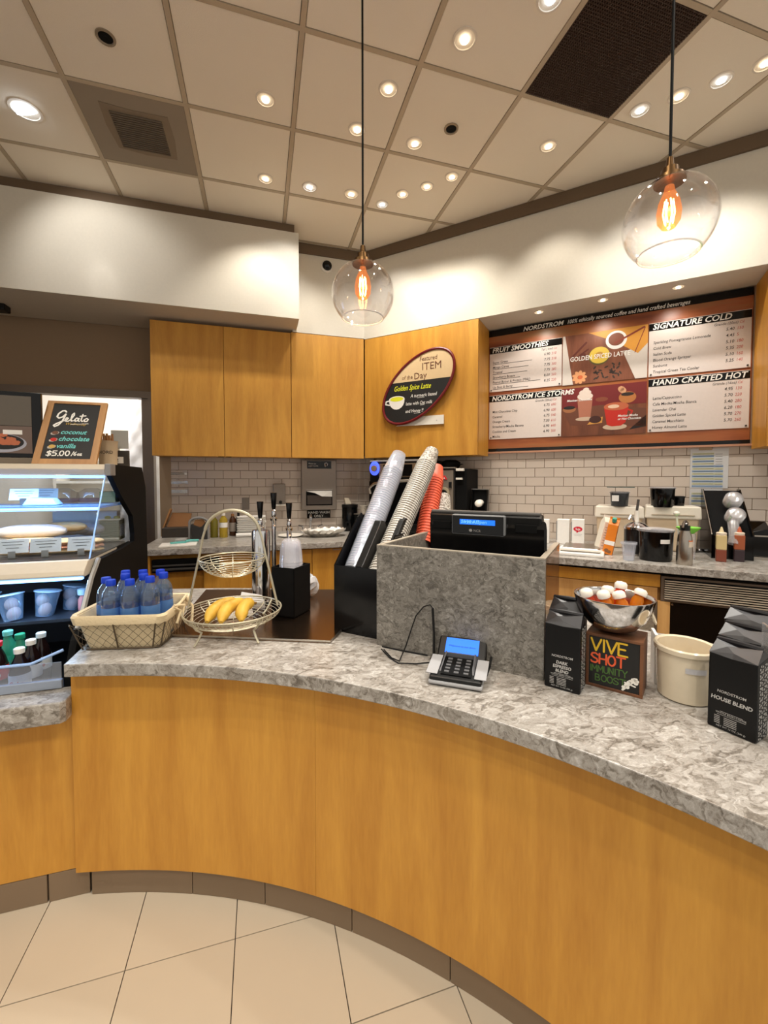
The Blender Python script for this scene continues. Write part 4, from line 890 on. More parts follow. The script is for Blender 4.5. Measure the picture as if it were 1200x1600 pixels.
m = MB(); text(m, 'Service Open', dx0 + w_ * .19, zz1 - .029, .0165, -.0382, 'L', .15); text(m, '10:28 AM', dx0 + w_ * .19, zz0 + .038, .0165, -.0382, 'L', .15)
obj('lettering', m, mat('lcd_ink', (120, 190, 255), .5, emit=(110, 180, 255), es=.8), d)
m = MB(); text(m, 'NCR', (dx0 + dx1) / 2, zz0 + .010, .012, -.0382, 'C', .1); m.disc((dx0 + dx1) / 2 - .022, zz0 + .0145, .006, .005, -.0382, 12); obj('lettering', m, GREY, d)
# card terminal
pt = [oz(668, 1076, CT), oz(755, 1088, CT), oz(766, 1045, CT), oz(684, 1022, CT)]
cx_ = sum((v for v in pt), Vector()) / 4; dr_ = (pt[1] - pt[0]); yaw = math.atan2(dr_.y, dr_.x)
t = thing('card_terminal', 'black and silver payment keypad terminal with blue screen in front of the stone box', 'card terminal', (cx_.x, cx_.y, CT), yaw + R(-3))
tw, td = dr_.length / 2, .088
prof = [(-td, .008), (-td, .020), (.028, .038), (td, .082), (td, .008)]
obj('lower_case', MB().box(-tw, tw, -td, td, .004, .016), mat('silver_case', (168, 168, 170), .35), t, bevel=.005)
obj('upper_case', MB().prismx([(y * .97, z + .006) for y, z in prof], -tw * .97, tw * .97), BLACK, t, bevel=.005)
def onslope(y): return .0268 + (y + td) * .155 if y < .028 else .0448 + (y - .028) * .733
def slab(x0, x1, y0, y1, dz, th): return MB().hexa([(x0, y0, onslope(y0) + dz), (x1, y0, onslope(y0) + dz), (x1, y1, onslope(y1) + dz), (x0, y1, onslope(y1) + dz), (x0, y0, onslope(y0) + dz + th), (x1, y0, onslope(y0) + dz + th), (x1, y1, onslope(y1) + dz + th), (x0, y1, onslope(y1) + dz + th)])
obj('screen', slab(-.052, .052, .036, .078, .001, .002), LCD, t)
m = MB(); T0 = m.T; m.T = Matrix.Translation((0, .052, onslope(.052) + .0046)) @ Matrix.Rotation(-PI / 2 + .632, 4, 'X'); text(m, 'Welcome to our store', 0, 0, .009, 0, 'C'); obj('lettering', m, mat('lcd_dark', (10, 60, 150), .5), t)
for s_ in (-1, 1):
    obj('silver_panel', slab(s_ * .070 - .017, s_ * .070 + .017, -td + .014, .024, .0, .003), MATS['silver_case'], t, bevel=.002)
    obj('pin_shield', MB().hexa([(s_ * .046, -.055, onslope(-.055)), (s_ * .051, -.055, onslope(-.055)), (s_ * .051, .03, onslope(.03)), (s_ * .046, .03, onslope(.03)), (s_ * .044, -.04, onslope(-.04) + .008), (s_ * .047, -.04, onslope(-.04) + .008), (s_ * .047, .03, onslope(.03) + .012), (s_ * .042, .03, onslope(.03) + .012)] if s_ > 0 else [(-.051, -.055, onslope(-.055)), (-.046, -.055, onslope(-.055)), (-.046, .03, onslope(.03)), (-.051, .03, onslope(.03)), (-.047, -.04, onslope(-.04) + .008), (-.044, -.04, onslope(-.04) + .008), (-.042, .03, onslope(.03) + .012), (-.047, .03, onslope(.03) + .012)]), mat('shield_grey', (88, 88, 92), .4), t)
obj('pin_shield', slab(-.047, .047, .024, .028, .0, .012), MATS['shield_grey'], t)
kp = obj('keypad', slab(-.044, .044, -.07, .02, .0, .002), BLACKM, t)
kd = None
for r_ in range(5):
    for c_ in range(3):
        x, y = -.028 + c_ * .028, .008 - r_ * .0165
        if kd is None: kd = me('key', slab(-.007, .007, -.0035, .0035, -.0268 - td * .155, .003)); kd.materials.append(mat('key_grey', (96, 96, 98), .4))
        obj('key', kd, None, kp, loc=(x, y, onslope(y) + .0015))
obj('stylus_clip', MB().tube([(tw + .004, -.02, .02), (tw + .010, .02, .03), (tw + .012, .06, .045)], .004, 6), BLACK, t, smooth=True)
pc = [oz(683, 1030, CT), ]
t = thing('terminal_cable', 'thin black cable looping up from the card terminal along the stone box', 'cable', (0, 0, 0))
A = D(-.47, kF - .012, 0); 
def KP(x, y, k=kF - .012): p = oK(x, y, k); return D(p.x, k, p.z)
loop = [(677, 1022), (677, 1000), (678, 975), (677, 952), (672, 945), (662, 948), (650, 962), (642, 985), (634, 1010), (626, 1030)]
obj('cable', MB().tube([KP(*p) for p in loop[:-1]] + [oz(624, 1033, CT + .004), oz(612, 1028, CT + .004), oz(600, 1015, CT + .004)], .0022, 6), BLACK, t, smooth=True)
obj('thick_lead', MB().tube([KP(676, 950, kF - .018), KP(678, 990, kF - .018), KP(678, 1022, kF - .018), oz(673, 1030, CT + .008)], .004, 6), BLACK, t, smooth=True)
obj('flat_wire', MB().tube([oz(597, 1010, CT + .003), oz(630, 1017, CT + .003), oz(668, 1024, CT + .003)], .0025, 6), BLACK, t, smooth=True)
obj('cable', MB().tube([oz(596, 1014, CT + .003), oz(608, 1027, CT + .003), oz(622, 1036, CT + .003), oz(650, 1037, CT + .003), oz(672, 1035, CT + .003)], .002, 6), BLACK, t, smooth=True)
# ================================================================ CUP DISPENSER AND STACKS
t = thing('cup_dispenser', 'black slanted cup dispenser standing left of the stone box', 'cup dispenser', D(0, 1.352, CT), DR)
u0, u1_ = -.962, -.748
side = [(0, 0), (0, .262), (.17, .44), (.20, .455), (.235, .42), (.30, .40), (.30, 0)]
obj('front_panel', MB().box(u0 + .006, u1_ - .006, 0, .006, 0, .262), BLACKG, t)
obj('side_panel', MB().prismx(side, u0, u0 + .006), BLACKG, t)
obj('side_panel', MB().prismx([(0, 0), (0, .262), (.12, .38), (.2, .38), (.30, .36), (.30, 0)], u1_ - .006, u1_), BLACKG, t)
obj('back_panel', MB().box(u0 + .006, u1_ - .006, .294, .30, 0, .36), BLACK, t)
um = -.845
obj('center_divider', MB().prismx([(.004, .18), (.004, .265), (.14, .41), (.155, .43), (.185, .425), (.20, .40), (.08, .25)], um - .022, um + .012), BLACK, t, bevel=.004)
obj('center_divider', MB().prismx([(.02, .25), (.20, .43), (.23, .44), (.25, .40), (.1, .24)], u1_ - .03, u1_ - .006), BLACK, t, bevel=.003)
obj('slope_panel', MB().prismx([(.006, .18), (.29, .35), (.29, .34), (.006, .17)], u0 + .006, u1_ - .006), BLACKM, t)
def cupmesh(r, h, m_, ribs=True, name='cup_body'):
    pr = [(r * .68, h), (r * .66, h + .001), (0.0005, h + .001)]
    q = MB().shell([(r, 0), (r * 1.035, .001), (r * 1.035, .004), (r * .985, .006), (r * .93, h * .35), (r * .72, h)] + pr[1:], 22)
    d = me(name, q); d.materials.append(m_); d.materials.append(mat('cup_rim', (206, 202, 194), .6) if m_ is PATC else m_)
    for i, p in enumerate(d.polygons):
        p.use_smooth = True
        if i < 66: p.material_index = 1
    d.set_sharp_from_angle(angle=R(50)); return d
def stack(name, n, base, tip, r, h, m_, label, top, group, cat='cup', side_=None):
    base, tip = Vector(base), Vector(tip); L = (tip - base).length; dv = (tip - base).normalized(); st = (L - h) / (n - 1)
    d = cupmesh(r, h, m_); rot = dv.to_track_quat('Z', 'Y').to_euler()
    for k in range(n):
        t = thing(name, top if k == n - 1 else label, cat, base + dv * st * k, rot, group); obj('cup_body', d, None, t)
PATC, N_, L_, B_ = nodes('patterned_cup_paper')
tc = N_.new('ShaderNodeTexCoord'); vo = N_.new('ShaderNodeTexVoronoi'); vo.inputs['Scale'].default_value = 130; L_.new(tc.outputs['Object'], vo.inputs['Vector'])
r_ = ramp(N_, L_, vo.outputs['Distance'], [(.0, (176, 168, 156)), (.4, (190, 184, 174)), (.62, (120, 110, 98))]); L_.new(r_.outputs[0], B_.inputs['Base Color']); B_.inputs['Roughness'].default_value = .6
ORNG = mat('coral_paper', (226, 92, 62), .55); ORW = clear('coral_sleeve', base=.2, edge=.5, milky=.3)
stack('clear_cup', 44, D(-.897, 1.405, CT + .232), D(-.900, 1.80, 1.562), .046, .11, CUPC, 'clear plastic cup nested in the leaning clear stack', 'end cup closing the top of the leaning clear stack', 'leaning stack of clear plastic cups')
stack('patterned_cup', 50, D(-.790, 1.405, CT + .225), D(-.792, 1.950, 1.583), .046, .11, PATC, 'white patterned paper cup nested in the tallest leaning stack', 'end cup closing the top of the tallest leaning stack', 'leaning stack of patterned paper cups')
t = thing('rear_cup_dispenser', 'second black cup dispenser hidden behind the tallest cup stack', 'cup dispenser', D(-.80, 1.83, CT), DR)
obj('side_panel', MB().box(-.11, -.104, -.12, .12, 0, .30).box(.10, .106, -.12, .12, 0, .30), BLACKG, t); obj('front_panel', MB().box(-.104, .10, -.12, -.114, 0, .28), BLACKG, t)
stack('coral_cup', 24, D(-.745, 1.735, 1.15), D(-.80, 2.04, 1.505), .043, .10, ORNG, 'coral orange cup nested in the short leaning stack', 'coral cup with its bottom showing at the top of the short stack', 'leaning stack of coral cups')
stack('beige_cup', 16, D(-.70, 1.80, 1.14), D(-.74, 1.98, 1.36), .043, .10, PATC, 'beige patterned cup nested low behind the coral stack', 'uppermost beige patterned cup behind the coral stack', 'low stack of beige cups')
p = oK(683, 783, 2.05)
stack('lid_sleeve', 7, D(p.x, 2.0, p.z - .06), D(p.x, 2.06, p.z + .015), .040, .03, WPLAS, 'white lid in the small bundle behind the coral cups', 'front white lid of the small bundle behind the coral cups', 'bundle of white lids', cat='cup lid')
# ================================================================ COFFEE BAGS, SIGN BOX, BOWL, CROCK
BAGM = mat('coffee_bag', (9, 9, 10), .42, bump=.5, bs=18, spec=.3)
def coffee_bag(label, px_l, px_r, zt, title, rows, group=None, seal=.0, printed=True, depth=.065, extra=0, hh=None):
    a, b = oz(*px_l, CT), oz(*px_r, CT); a.z = b.z = CT; c = (a + b) / 2; w = (b - a).length; yaw = math.atan2(b.y - a.y, b.x - a.x)
    nrm = Vector((-math.sin(yaw), math.cos(yaw), 0)); h = zt - CT
    t = thing('coffee_bag', label, 'coffee bag', c + nrm * depth / 2, yaw, group); w2, d2 = w / 2, depth / 2
    body = MB().hexa([(-w2, -d2, 0), (w2, -d2, 0), (w2, d2, 0), (-w2, d2, 0), (-w2 * .99, -d2, h * .86), (w2 * .99, -d2, h * .86), (w2 * .99, d2 * .9, h * .90), (-w2 * .99, d2 * .9, h * .90)])
    obj('bag_body', body, BAGM, t, bevel=.004)
    y1 = d2 * .1
    m = MB(); q = h * .858
    m.add([(-w2 * .99, -d2, q), (w2 * .99, -d2, q), (-w2 * .93, y1, h * .985), (w2 * .93, y1, h * .985), (0, -d2 * .75, h * .90), (-w2 * .99, d2 * .9, h * .895), (w2 * .99, d2 * .9, h * .895), (-w2 * .35, -d2 * .4, h * .945), (w2 * .4, -d2 * .35, h * .94), (0, -d2 * 1.02, q * .985)],
          [(0, 9, 4), (9, 1, 4), (0, 4, 7), (4, 1, 8), (0, 7, 2), (4, 8, 7), (7, 8, 3, 2), (1, 3, 8), (2, 3, 6, 5), (0, 2, 5), (1, 6, 3)])
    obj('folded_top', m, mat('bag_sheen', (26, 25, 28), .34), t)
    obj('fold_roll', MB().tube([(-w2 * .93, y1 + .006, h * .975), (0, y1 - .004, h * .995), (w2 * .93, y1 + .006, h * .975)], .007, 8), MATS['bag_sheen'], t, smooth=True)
    if printed:
        m = MB(); y = -d2 - .0008; f = w / .1
        text(m, 'NORDSTROM', 0, h * .43, .0095 * f, y, 'C', .1, 1.0, bold=.01)
        for k, s_ in enumerate(title): text(m, s_, 0, h * (.345 - .055 * k) if len(title) > 1 else h * .34, (.0125 if len(title) > 1 else .0135) * f, y, 'C', .12, .95, bold=.03)
        m.box(-.022 * f, .024 * f, y, y + .0003, h * .215, h * .218); m.box(-.028 * f, .03 * f, y, y + .0003, h * .175, h * .178)
        text(m, 'WHOLE BEAN COFFEE', 0, h * .19, .0062 * f, y, 'C')
        for k in range(5):
            for x0, x1 in ((-.034, -.022), (-.014, .012)): m.box(x0 * f, x1 * f, y, y + .0003, h * (.15 - k * .02), h * (.156 - k * .02))
        text(m, 'NET WT 12 OZ (340 g)', 0, h * .035, .006 * f, y, 'C')
        obj('lettering', m, mat('bag_ink', (190, 188, 184), .6), t)
        m = MB(); x = w2 + .0006
        for k in range(13):
            z = h * (.06 + k * .062)
            for s_ in (-1, 1):
                for q in range(5):
                    an = q * 1.256 + k; m.add([(x, s_ * d2 * .38 + .003 * math.cos(an), z + .003 * math.sin(an)), (x, s_ * d2 * .38 + .011 * math.cos(an - .4), z + .009 * math.sin(an - .4)), (x, s_ * d2 * .38 + .011 * math.cos(an + .4), z + .009 * math.sin(an + .4))], [(0, 1, 2)])
        obj('floral_print', m, MATS['bag_ink'], t)
    return t
coffee_bag('black coffee bag printed dark sumatra style text beside the VIVE SHOT box', (850, 1071), (906, 1087), 1.062, ['DARK', 'ESPRESSO', 'BLEND'], 5)
bpy.data.objects['coffee_bag']['label'] = 'black coffee bag with white print standing between the stone box and the VIVE SHOT box'
coffee_bag('plain black coffee bag standing behind the one beside the VIVE SHOT box', (857, 1050), (909, 1064), 1.078, [''], 5, printed=False)
coffee_bag('large black coffee bag printed HOUSE BLEND in front beside the cream crock', (1104, 1131), (1181, 1164), 1.055, ['HOUSE BLEND'], 5)
coffee_bag('black coffee bag standing directly behind the HOUSE BLEND bag', (1119, 1098), (1199, 1128), 1.062, [''], 5, printed=False)
coffee_bag('rearmost black coffee bag behind the HOUSE BLEND bag', (1128, 1070), (1212, 1098), 1.073, [''], 5, printed=False)
# vive box
a, b, c = oz(915, 1068, CT), oz(1004, 1092, CT), oz(1018, 1061, CT); a.z = b.z = c.z = CT
yaw = math.atan2(b.y - a.y, b.x - a.x); w = (b - a).length; dp = .10; hv = .155
t = thing('vive_shot_box', 'dark wooden box with hand-painted VIVE SHOT chalk front on the counter', 'sign box', a, yaw)
obj('wood_box', MB().box(0, w, 0, dp, 0, hv).box(.0, w, -.004, 0, 0, .008).box(0, w, -.004, 0, hv - .008, hv).box(0, .008, -.004, 0, .008, hv - .008).box(w - .008, w, -.004, 0, .008, hv - .008), WOODB, t, bevel=.001)
f = obj('chalk_face', MB().box(.008, w - .008, -.0015, 0, .008, hv - .008), MATS['chalkboard'], t)
m = MB(); hand(m, 'VIVE', .014, .106, .034, .0052, -.0022, 0, .80); obj('lettering', m, mat('paint_yellow', (226, 182, 40), .6), f, label='yellow painted word VIVE')
m = MB(); hand(m, 'SHOT', .014, .070, .028, .0048, -.0022, .02, .82); obj('lettering', m, mat('paint_orange', (226, 92, 50), .6), f, label='orange painted word SHOT')
m = MB(); hand(m, 'IMMUNITY', .012, .045, .018, .0028, -.0022, .02, .78); hand(m, 'BOOST', .026, .020, .018, .0028, -.0022, .02, .9); obj('lettering', m, mat('paint_green', (70, 104, 44), .6), f, label='green painted words IMMUNITY BOOST')
m = MB()
for px_, pz in ((.112, .040), (.118, .046), (.108, .036), (.124, .038), (.102, .028), (.096, .020), (.104, .022), (.122, .048), (.126, .044)): m.disc(px_ * w / .14, pz, .006, .005, -.0024, 9)
m.ribbon([(.095, .012), (.128, .05)], .006, -.0023); m.ribbon([(.10, .034), (.125, .028)], .004, -.0023)
obj('ginger_drawing', m, INKW, f)
# bowl on the box
bc_ = t.matrix_world if False else Matrix.Translation(a) @ Matrix.Rotation(yaw, 4, 'Z')
ctr = bc_ @ Vector((w * .42, dp * .55, hv)); zr = oz(962, 940, 1).z
t = thing('steel_bowl', 'polished double-wall steel bowl of bottles resting on the VIVE SHOT box', 'bowl', ctr, 0)
rb, hb = .106, .104
pr_ = [(.0, 0), (.03, .001), (.06, .014), (.086, .044), (.100, .078), (rb, hb - .004), (rb, hb), (rb - .004, hb), (rb - .007, hb - .004), (.090, .066), (.070, .036), (.04, .016), (0, .012)]
obj('bowl_shell', MB().lathe(pr_, 40), CHROME, t, smooth=60)
q = R(-52); e = MB(); e.T = Matrix.Rotation(q, 4, 'Z') @ Matrix.Translation((.100, 0, .052)) @ Matrix.Rotation(PI / 2 - .3, 4, 'Y')
obj('handle_hole', e.lathe([(.015, 0), (.016, .003), (.013, .004), (.011, .0), (.0105, -.002), (0, -.002)], 20, 1, .8), CREAM, t, smooth=True)
JU = [(clear('juice_orange', (240, 160, 60), milky=.5, milkc=(216, 130, 30)), 'amber'), (clear('juice_red', (240, 120, 90), milky=.5, milkc=(214, 84, 50)), 'red-orange')]
for k, (x, y, ang_, lean, c_, lab) in enumerate(((-.055, .02, 2.9, .35, 1, 'small red-orange juice shot with white cap leaning at the back rim of the bowl'), (-.03, -.02, 2.6, .3, 0, 'small amber juice shot with white cap second in the steel bowl'), (.008, -.045, 2.0, .35, 0, 'small amber juice shot with white cap lying lowest at the front of the bowl'), (.04, .02, .2, .2, 1, 'small red-orange juice shot with white cap standing tallest at the far side of the bowl'), (.062, -.012, .0, .45, 0, 'small amber juice shot with white cap leaning on the rim nearest the crock'), (-.005, .015, 1.0, .12, 0, 'small amber juice shot with white cap in the middle of the bowl'))):
    z0 = .036 + (.004 if k != 3 else .014)
    tt = thing('juice_shot', lab, 'bottle', ctr + Vector((x * .88, y * 1.0, z0)), (lean * math.sin(-ang_) , lean * math.cos(ang_), 0), 'juice shots in the steel bowl')
    obj('bottle_body', MB().lathe([(.0145, 0), (.0165, .004), (.0165, .052), (.012, .064), (.0115, .068)], 16), JU[c_][0], tt, smooth=True)
    obj('cap', MB().lathe([(.0165, .066), (.0175, .069), (.0172, .080), (.012, .086), (0, .088)], 18), WPLAS, tt, smooth=True)
# crock
cc = oz(1066, 1087, CT); pL = oz(1026, 1075, CT)
ck = Vector((1.118, .862, CT))
t = thing('cream_crock', 'cream glazed crock with a small paper label on the counter', 'crock', ck, 0)
obj('crock_body', MB().lathe([(.058, 0), (.063, .004), (.066, .05), (.068, .126), (.074, .131), (.0745, .142), (.071, .146), (.064, .143), (.061, .12), (.058, .02), (0, .012)], 40), CREAM, t, smooth=True)
an = math.atan2(-ck.y, -ck.x) + .38
m = MB(); n = 6
for k in range(n): a0, a1 = an + (k - 3) * .12, an + (k - 2) * .12; r = .0688; m.poly([(r * math.cos(a0), r * math.sin(a0), .088), (r * math.cos(a1), r * math.sin(a1), .088), (r * math.cos(a1), r * math.sin(a1), .102), (r * math.cos(a0), r * math.sin(a0), .102)])
obj('paper_label', m, mat('label_grey', (196, 194, 196), .6), t)
for (x, y), lab in (((858, 933), 'cream bowl on the rear of the counter partly behind the acrylic panel'), ((890, 934), 'cream bowl on the rear of the counter above the coffee bags')):
    q = oz(x, y, .93)
    if x > 870: q = oz(x, y, .925)
    t = thing('cream_bowl', lab, 'bowl', (q.x * .93, q.y * .93, CT), 0)
    obj('bowl_body', MB().lathe([(.03, 0), (.034, .008), (.052, .075), (.056, .083), (.053, .085), (.03, .02), (0, .015)], 28), CREAM, t, smooth=True)
# acrylic holder beyond the coffee bags at the picture edge
q = oz(1199, 1166, CT)
t = thing('acrylic_holder', 'clear acrylic holder at the picture edge beside the HOUSE BLEND bag', 'holder', (q.x + .045, q.y - .03, CT), R(-40))
obj('base_plate', MB().box(-.03, .12, -.04, .10, 0, .004), clear('acrylic_clear', base=.15, edge=.7, milky=.1), t); obj('front_wall', MB().box(-.03, .12, -.044, -.04, 0, .25), MATS['acrylic_clear'], t); obj('side_wall', MB().box(-.034, -.03, -.044, .10, 0, .25), MATS['acrylic_clear'], t)
t = thing('flyer_stack', 'thin stack of white leaflets standing between the VIVE SHOT box and the crock', 'leaflets', oz(1024, 1068, CT), R(-40)); obj('leaflets', MB().box(-.004, .004, -.002, .06, 0, .145), PAPER, t)
# ================================================================ WATER BOTTLE BASKET
P_ = [Vector((-.600, 1.690, 0)), Vector((-.352, 1.640, 0)), Vector((-.305, 1.855, 0)), Vector((-.553, 1.905, 0))]
bc0 = sum(P_, Vector()) / 4; yw = math.atan2(-.05, .248); bw, bdp, bh = .127, .110, .118; fl_ = .026
t = thing('wire_basket', 'chicken-wire basket with cream cloth liner holding water bottles', 'basket', (bc0.x, bc0.y, CT), yw)
def ringp(w, d, z, n=6, r=.03):
    out = []
    for sx, sy, a0 in ((1, -1, -90), (1, 1, 0), (-1, 1, 90), (-1, -1, 180)):
        for k in range(n + 1): a = R(a0 + 90 * k / n); out.append((sx * (w - r) + r * math.cos(a), sy * (d - r) + r * math.sin(a), z))
    return out
def loft(rings, closed_bottom=True):
    m = MB(); n = len(rings[0])
    for rg in rings: m.v += [tuple(p) for p in rg]
    for j in range(len(rings) - 1):
        for i in range(n): m.f.append((j * n + i, j * n + (i + 1) % n, (j + 1) * n + (i + 1) % n, (j + 1) * n + i))
    if closed_bottom: m.f.append(tuple(range(n))[::-1])
    return m
def at_h(k, off=0): return ringp(bw + fl_ * k + off, bdp + fl_ * k + off, .004 + bh * k)
obj('cloth_liner', loft([at_h(0, -.004), at_h(.3, -.003), at_h(.7, -.004), at_h(1, -.002), ringp(bw + fl_ + .004, bdp + fl_ + .004, bh + .010), ringp(bw + fl_ - .008, bdp + fl_ - .008, bh + .004), ringp(bw - .012, bdp - .012, .012)]), CLOTH, t, smooth=True)
obj('folded_cuff', loft([ringp(bw + fl_ + .003, bdp + fl_ + .003, bh - .022), ringp(bw + fl_ + .008, bdp + fl_ + .008, bh + .004), ringp(bw + fl_ + .004, bdp + fl_ + .004, bh + .012), ringp(bw + fl_ - .006, bdp + fl_ - .006, bh + .008)], False), CLOTH, t, smooth=True)
DW = mat('dark_wire', (92, 78, 60), .5, .5)
m = MB(); m.tube(at_h(0, .003), .003, 6, True); m.tube(at_h(.97, .004), .0022, 6, True)
for x, y in ((-.99, -1), (-.08, -1), (.82, -1), (.99, -.9), (.99, .9), (.0, 1)):
    m.tube([(x * (bw + .002), y * (bdp + .002), .003), (x * (bw + fl_ + .003), y * (bdp + fl_ + .003), bh - .02)], .0026, 6)
obj('wire_frame', m, DW, t, smooth=True)
def wiremesh(face):
    m = MB(); nx = 9; nz = 3
    for i in range(-nz, nx):
        for s_ in (1, -1):
            pts = []
            for k in range(nz * 2 + 1):
                u = (i + k / 2 * (1) + (.06 * (k % 2))) / nx if s_ > 0 else (i + nz - k / 2) / nx; hh = k / (nz * 2)
                if 0 <= u <= 1:
                    w_ = bw + fl_ * hh + .0035; d_ = bdp + fl_ * hh + .0035; x = -w_ + 2 * w_ * u; y = -d_ + 2 * d_ * u; z = .004 + (bh - .02) * hh
                    pts.append({'f': (x, -d_, z), 'r': (w_, y, z), 'l': (-w_, y, z), 'b': (x, d_, z)}[face])
            if len(pts) > 1: m.tube(pts, .0007, 4)
    return m
for fc in 'frlb': obj('chicken_wire', wiremesh(fc), DW, t, kind='stuff')
ties = [[(bw + .028, -.06, bh + .012), (bw + .045, -.03, bh - .01), (bw + .040, -.055, bh - .05)], [(bw + .028, -.05, bh + .014), (bw + .05, -.01, bh + .005), (bw + .048, -.03, bh - .04)], [(bw + .03, -.06, bh), (bw + .04, .0, bh + .02), (bw + .035, .05, bh + .025)], [(bw + .03, .05, bh + .02), (bw + .055, .06, bh - .02), (bw + .065, .02, bh - .085)], [(-bw - .02, .09, bh + .01), (-bw - .03, .11, bh + .03), (-bw + .01, .12, bh + .02)]]
for q in ties: obj('cloth_tie', MB().tube(q, .0055, 7), CLOTH, t, smooth=True)
# bottles
def wbottle_proto():
    r = .0315
    body = MB().shell([(.002, .002), (r * .8, 0), (r, .008), (r, .160), (r * .97, .174), (r * .80, .193), (r * .45, .210), (.0135, .213), (.0135, .217)], 22)
    return me_s(body, PETW, 'bottle_body'), me_s(MB().lathe([(.0155, .215), (.016, .217), (.0155, .235), (.0145, .237), (0, .237)], 18), BLUECAP, 'cap'), me_s(MB().shell([(r * 1.01, .05), (r * 1.01, .135)], 22), clear('blue_film', (120, 175, 240), base=.05, edge=.5, milky=.42, milkc=(110, 165, 235)), 'film_label'), me_s(MB().lathe([(0, .004), (r * .95, .008), (r * .96, .160), (r * .92, .172), (0, .173)], 18), clear('water', (190, 214, 240), base=.04, edge=.3), 'water')
def me_s(m, mt, name):
    d = me(name, m); d.materials.append(mt)
    for p in d.polygons: p.use_smooth = True
    d.set_sharp_from_angle(angle=R(50)); return d
wb = wbottle_proto()
caps = [((148, 914), 1.082), ((173.6, 906), 1.085), ((171.6, 897), 1.092), ((172, 889), 1.092), ((205, 904.5), 1.085), ((198, 898.5), 1.090), ((194, 892.5), 1.092), ((232, 895), 1.092), ((225.6, 890), 1.092), ((261.6, 889.5), 1.092)]
labs = ['clear water bottle with dark writing at the outer end of the basket', 'water bottle nearest the basket front in the file of three caps', 'second water bottle in the file of three caps', 'rearmost water bottle in the file of three caps', 'blue-tinted water bottle at the middle front of the basket', 'water bottle just behind the blue-tinted middle one', 'water bottle at the back of the middle group', 'water bottle with purple word, next to the end bottle', 'water bottle at the back, half hidden by the one with purple word', 'water bottle alone at the end of the basket by the fruit stand']
for k, (p, z) in enumerate(caps):
    q = oz(*p, z); s_ = (z - CT - .010) / .190
    v = Vector((q.x, q.y, 0)) - Vector((bc0.x, bc0.y, 0)); 
    lx = v.x * math.cos(yw) + v.y * math.sin(yw); ly = -v.x * math.sin(yw) + v.y * math.cos(yw)
    lx = max(-bw + .036, min(bw - .034, lx)) if k else max(-bw + .026, lx); ly = max(-bdp + .032, min(bdp - .030, ly))
    lx, ly = ((-.095, -.022), (-.050, -.076), (-.032, -.012), (-.060, .045), (.015, -.076), (.033, -.012), (.002, .050), (.080, -.066), (.066, .052), (.100, -.002))[k]
    x = bc0.x + lx * math.cos(yw) - ly * math.sin(yw); y = bc0.y + lx * math.sin(yw) + ly * math.cos(yw)
    tt = thing('water_bottle', labs[k], 'bottle', (x, y, CT + .014), (0, 0, 0), 'water bottles in the basket'); tt.scale = (1, 1, (z - CT - .014) / .237)
    obj('bottle_body', wb[0], None, tt); obj('cap', wb[1], None, tt); obj('film_label', wb[2], None, tt); obj('water', wb[3], None, tt)
    if k in (0, 4, 7):
        m = MB(); text(m, {0: 'smartwater', 4: 'water', 7: 'AQUA'}[k], 0, .09 if k != 7 else .065, .016, 0, 'C', .1, .9, bend=.0322, bold=.02); obj('lettering', m, INKB if k == 0 else mat('purple_ink', (60, 40, 170), .5), tt)
bpy.data.objects['wire_basket']['label'] = 'chicken-wire basket with cream cloth liner holding the water bottles'
# ================================================================ FRUIT STAND
fc = Vector((-.105, 1.71, CT)); t = thing('fruit_stand', 'two-tier champagne wire fruit stand with arched handle', 'fruit stand', fc, R(-14))
def wbowl(r, z0, z1, name):
    m = MB(); m.tube([(r * math.cos(a * PI / 24), r * math.sin(a * PI / 24), z1) for a in range(48)], .0032, 6, True)
    b = obj(name, m, WIREM, t, smooth=True); w = MB()
    for k in range(1, 12):
        f = k / 12; rr = r * math.sin(f * PI / 2 * 1.0); zz = z0 + (z1 - z0) * (1 - math.cos(f * PI / 2)); w.tube([(rr * math.cos(a * PI / 20), rr * math.sin(a * PI / 20), zz) for a in range(40)], .0013, 4, True)
    obj('wire_rings', w, WIREM, b, kind='stuff'); q = MB()
    for k in range(4):
        a = k * PI / 4 + .3; q.tube([(r * math.sin(f * PI / 12) * math.cos(a), r * math.sin(f * PI / 12) * math.sin(a), z0 - .001 + (z1 - z0) * (1 - math.cos(f * PI / 12))) for f in range(-6, 7)], .0018, 5)
    obj('wire_ribs', q, WIREM, b, kind='stuff')
wbowl(.180, .035, .098, 'lower_bowl'); wbowl(.120, .225, .297, 'upper_bowl')
ph = [(-.170, .0, .11), (-.150, 0, .20), (-.125, 0, .31), (-.112, 0, .375)] + [(-.105 * math.cos(R(a)), 0, .385 + .095 * math.sin(R(a))) for a in range(12, 169, 12)] + [(.112, 0, .375), (.125, 0, .31), (.150, 0, .20), (.170, 0, .11)]
obj('arch_handle', MB().tube(ph, .0045, 8), WIREM, t, smooth=True)
obj('wrapped_grip', MB().tube([(-.105 * math.cos(R(a)), 0, .385 + .095 * math.sin(R(a))) for a in range(12, 169, 6)], .0062, 8), WIREM, t, smooth=True)
for a in (-2.2, -.72, 2.45, .85):
    c_, s_ = math.cos(a), math.sin(a); obj('foot', MB().tube([(.178 * c_, .178 * s_, .095), (.155 * c_, .155 * s_, .06), (.135 * c_, .135 * s_, .045), (.15 * c_, .15 * s_, .02), (.165 * c_, .165 * s_, .003)], .0042, 7), WIREM, t, smooth=True)
BAN = mat('banana_skin', (218, 172, 62), .55, bs=14, vary=.05)
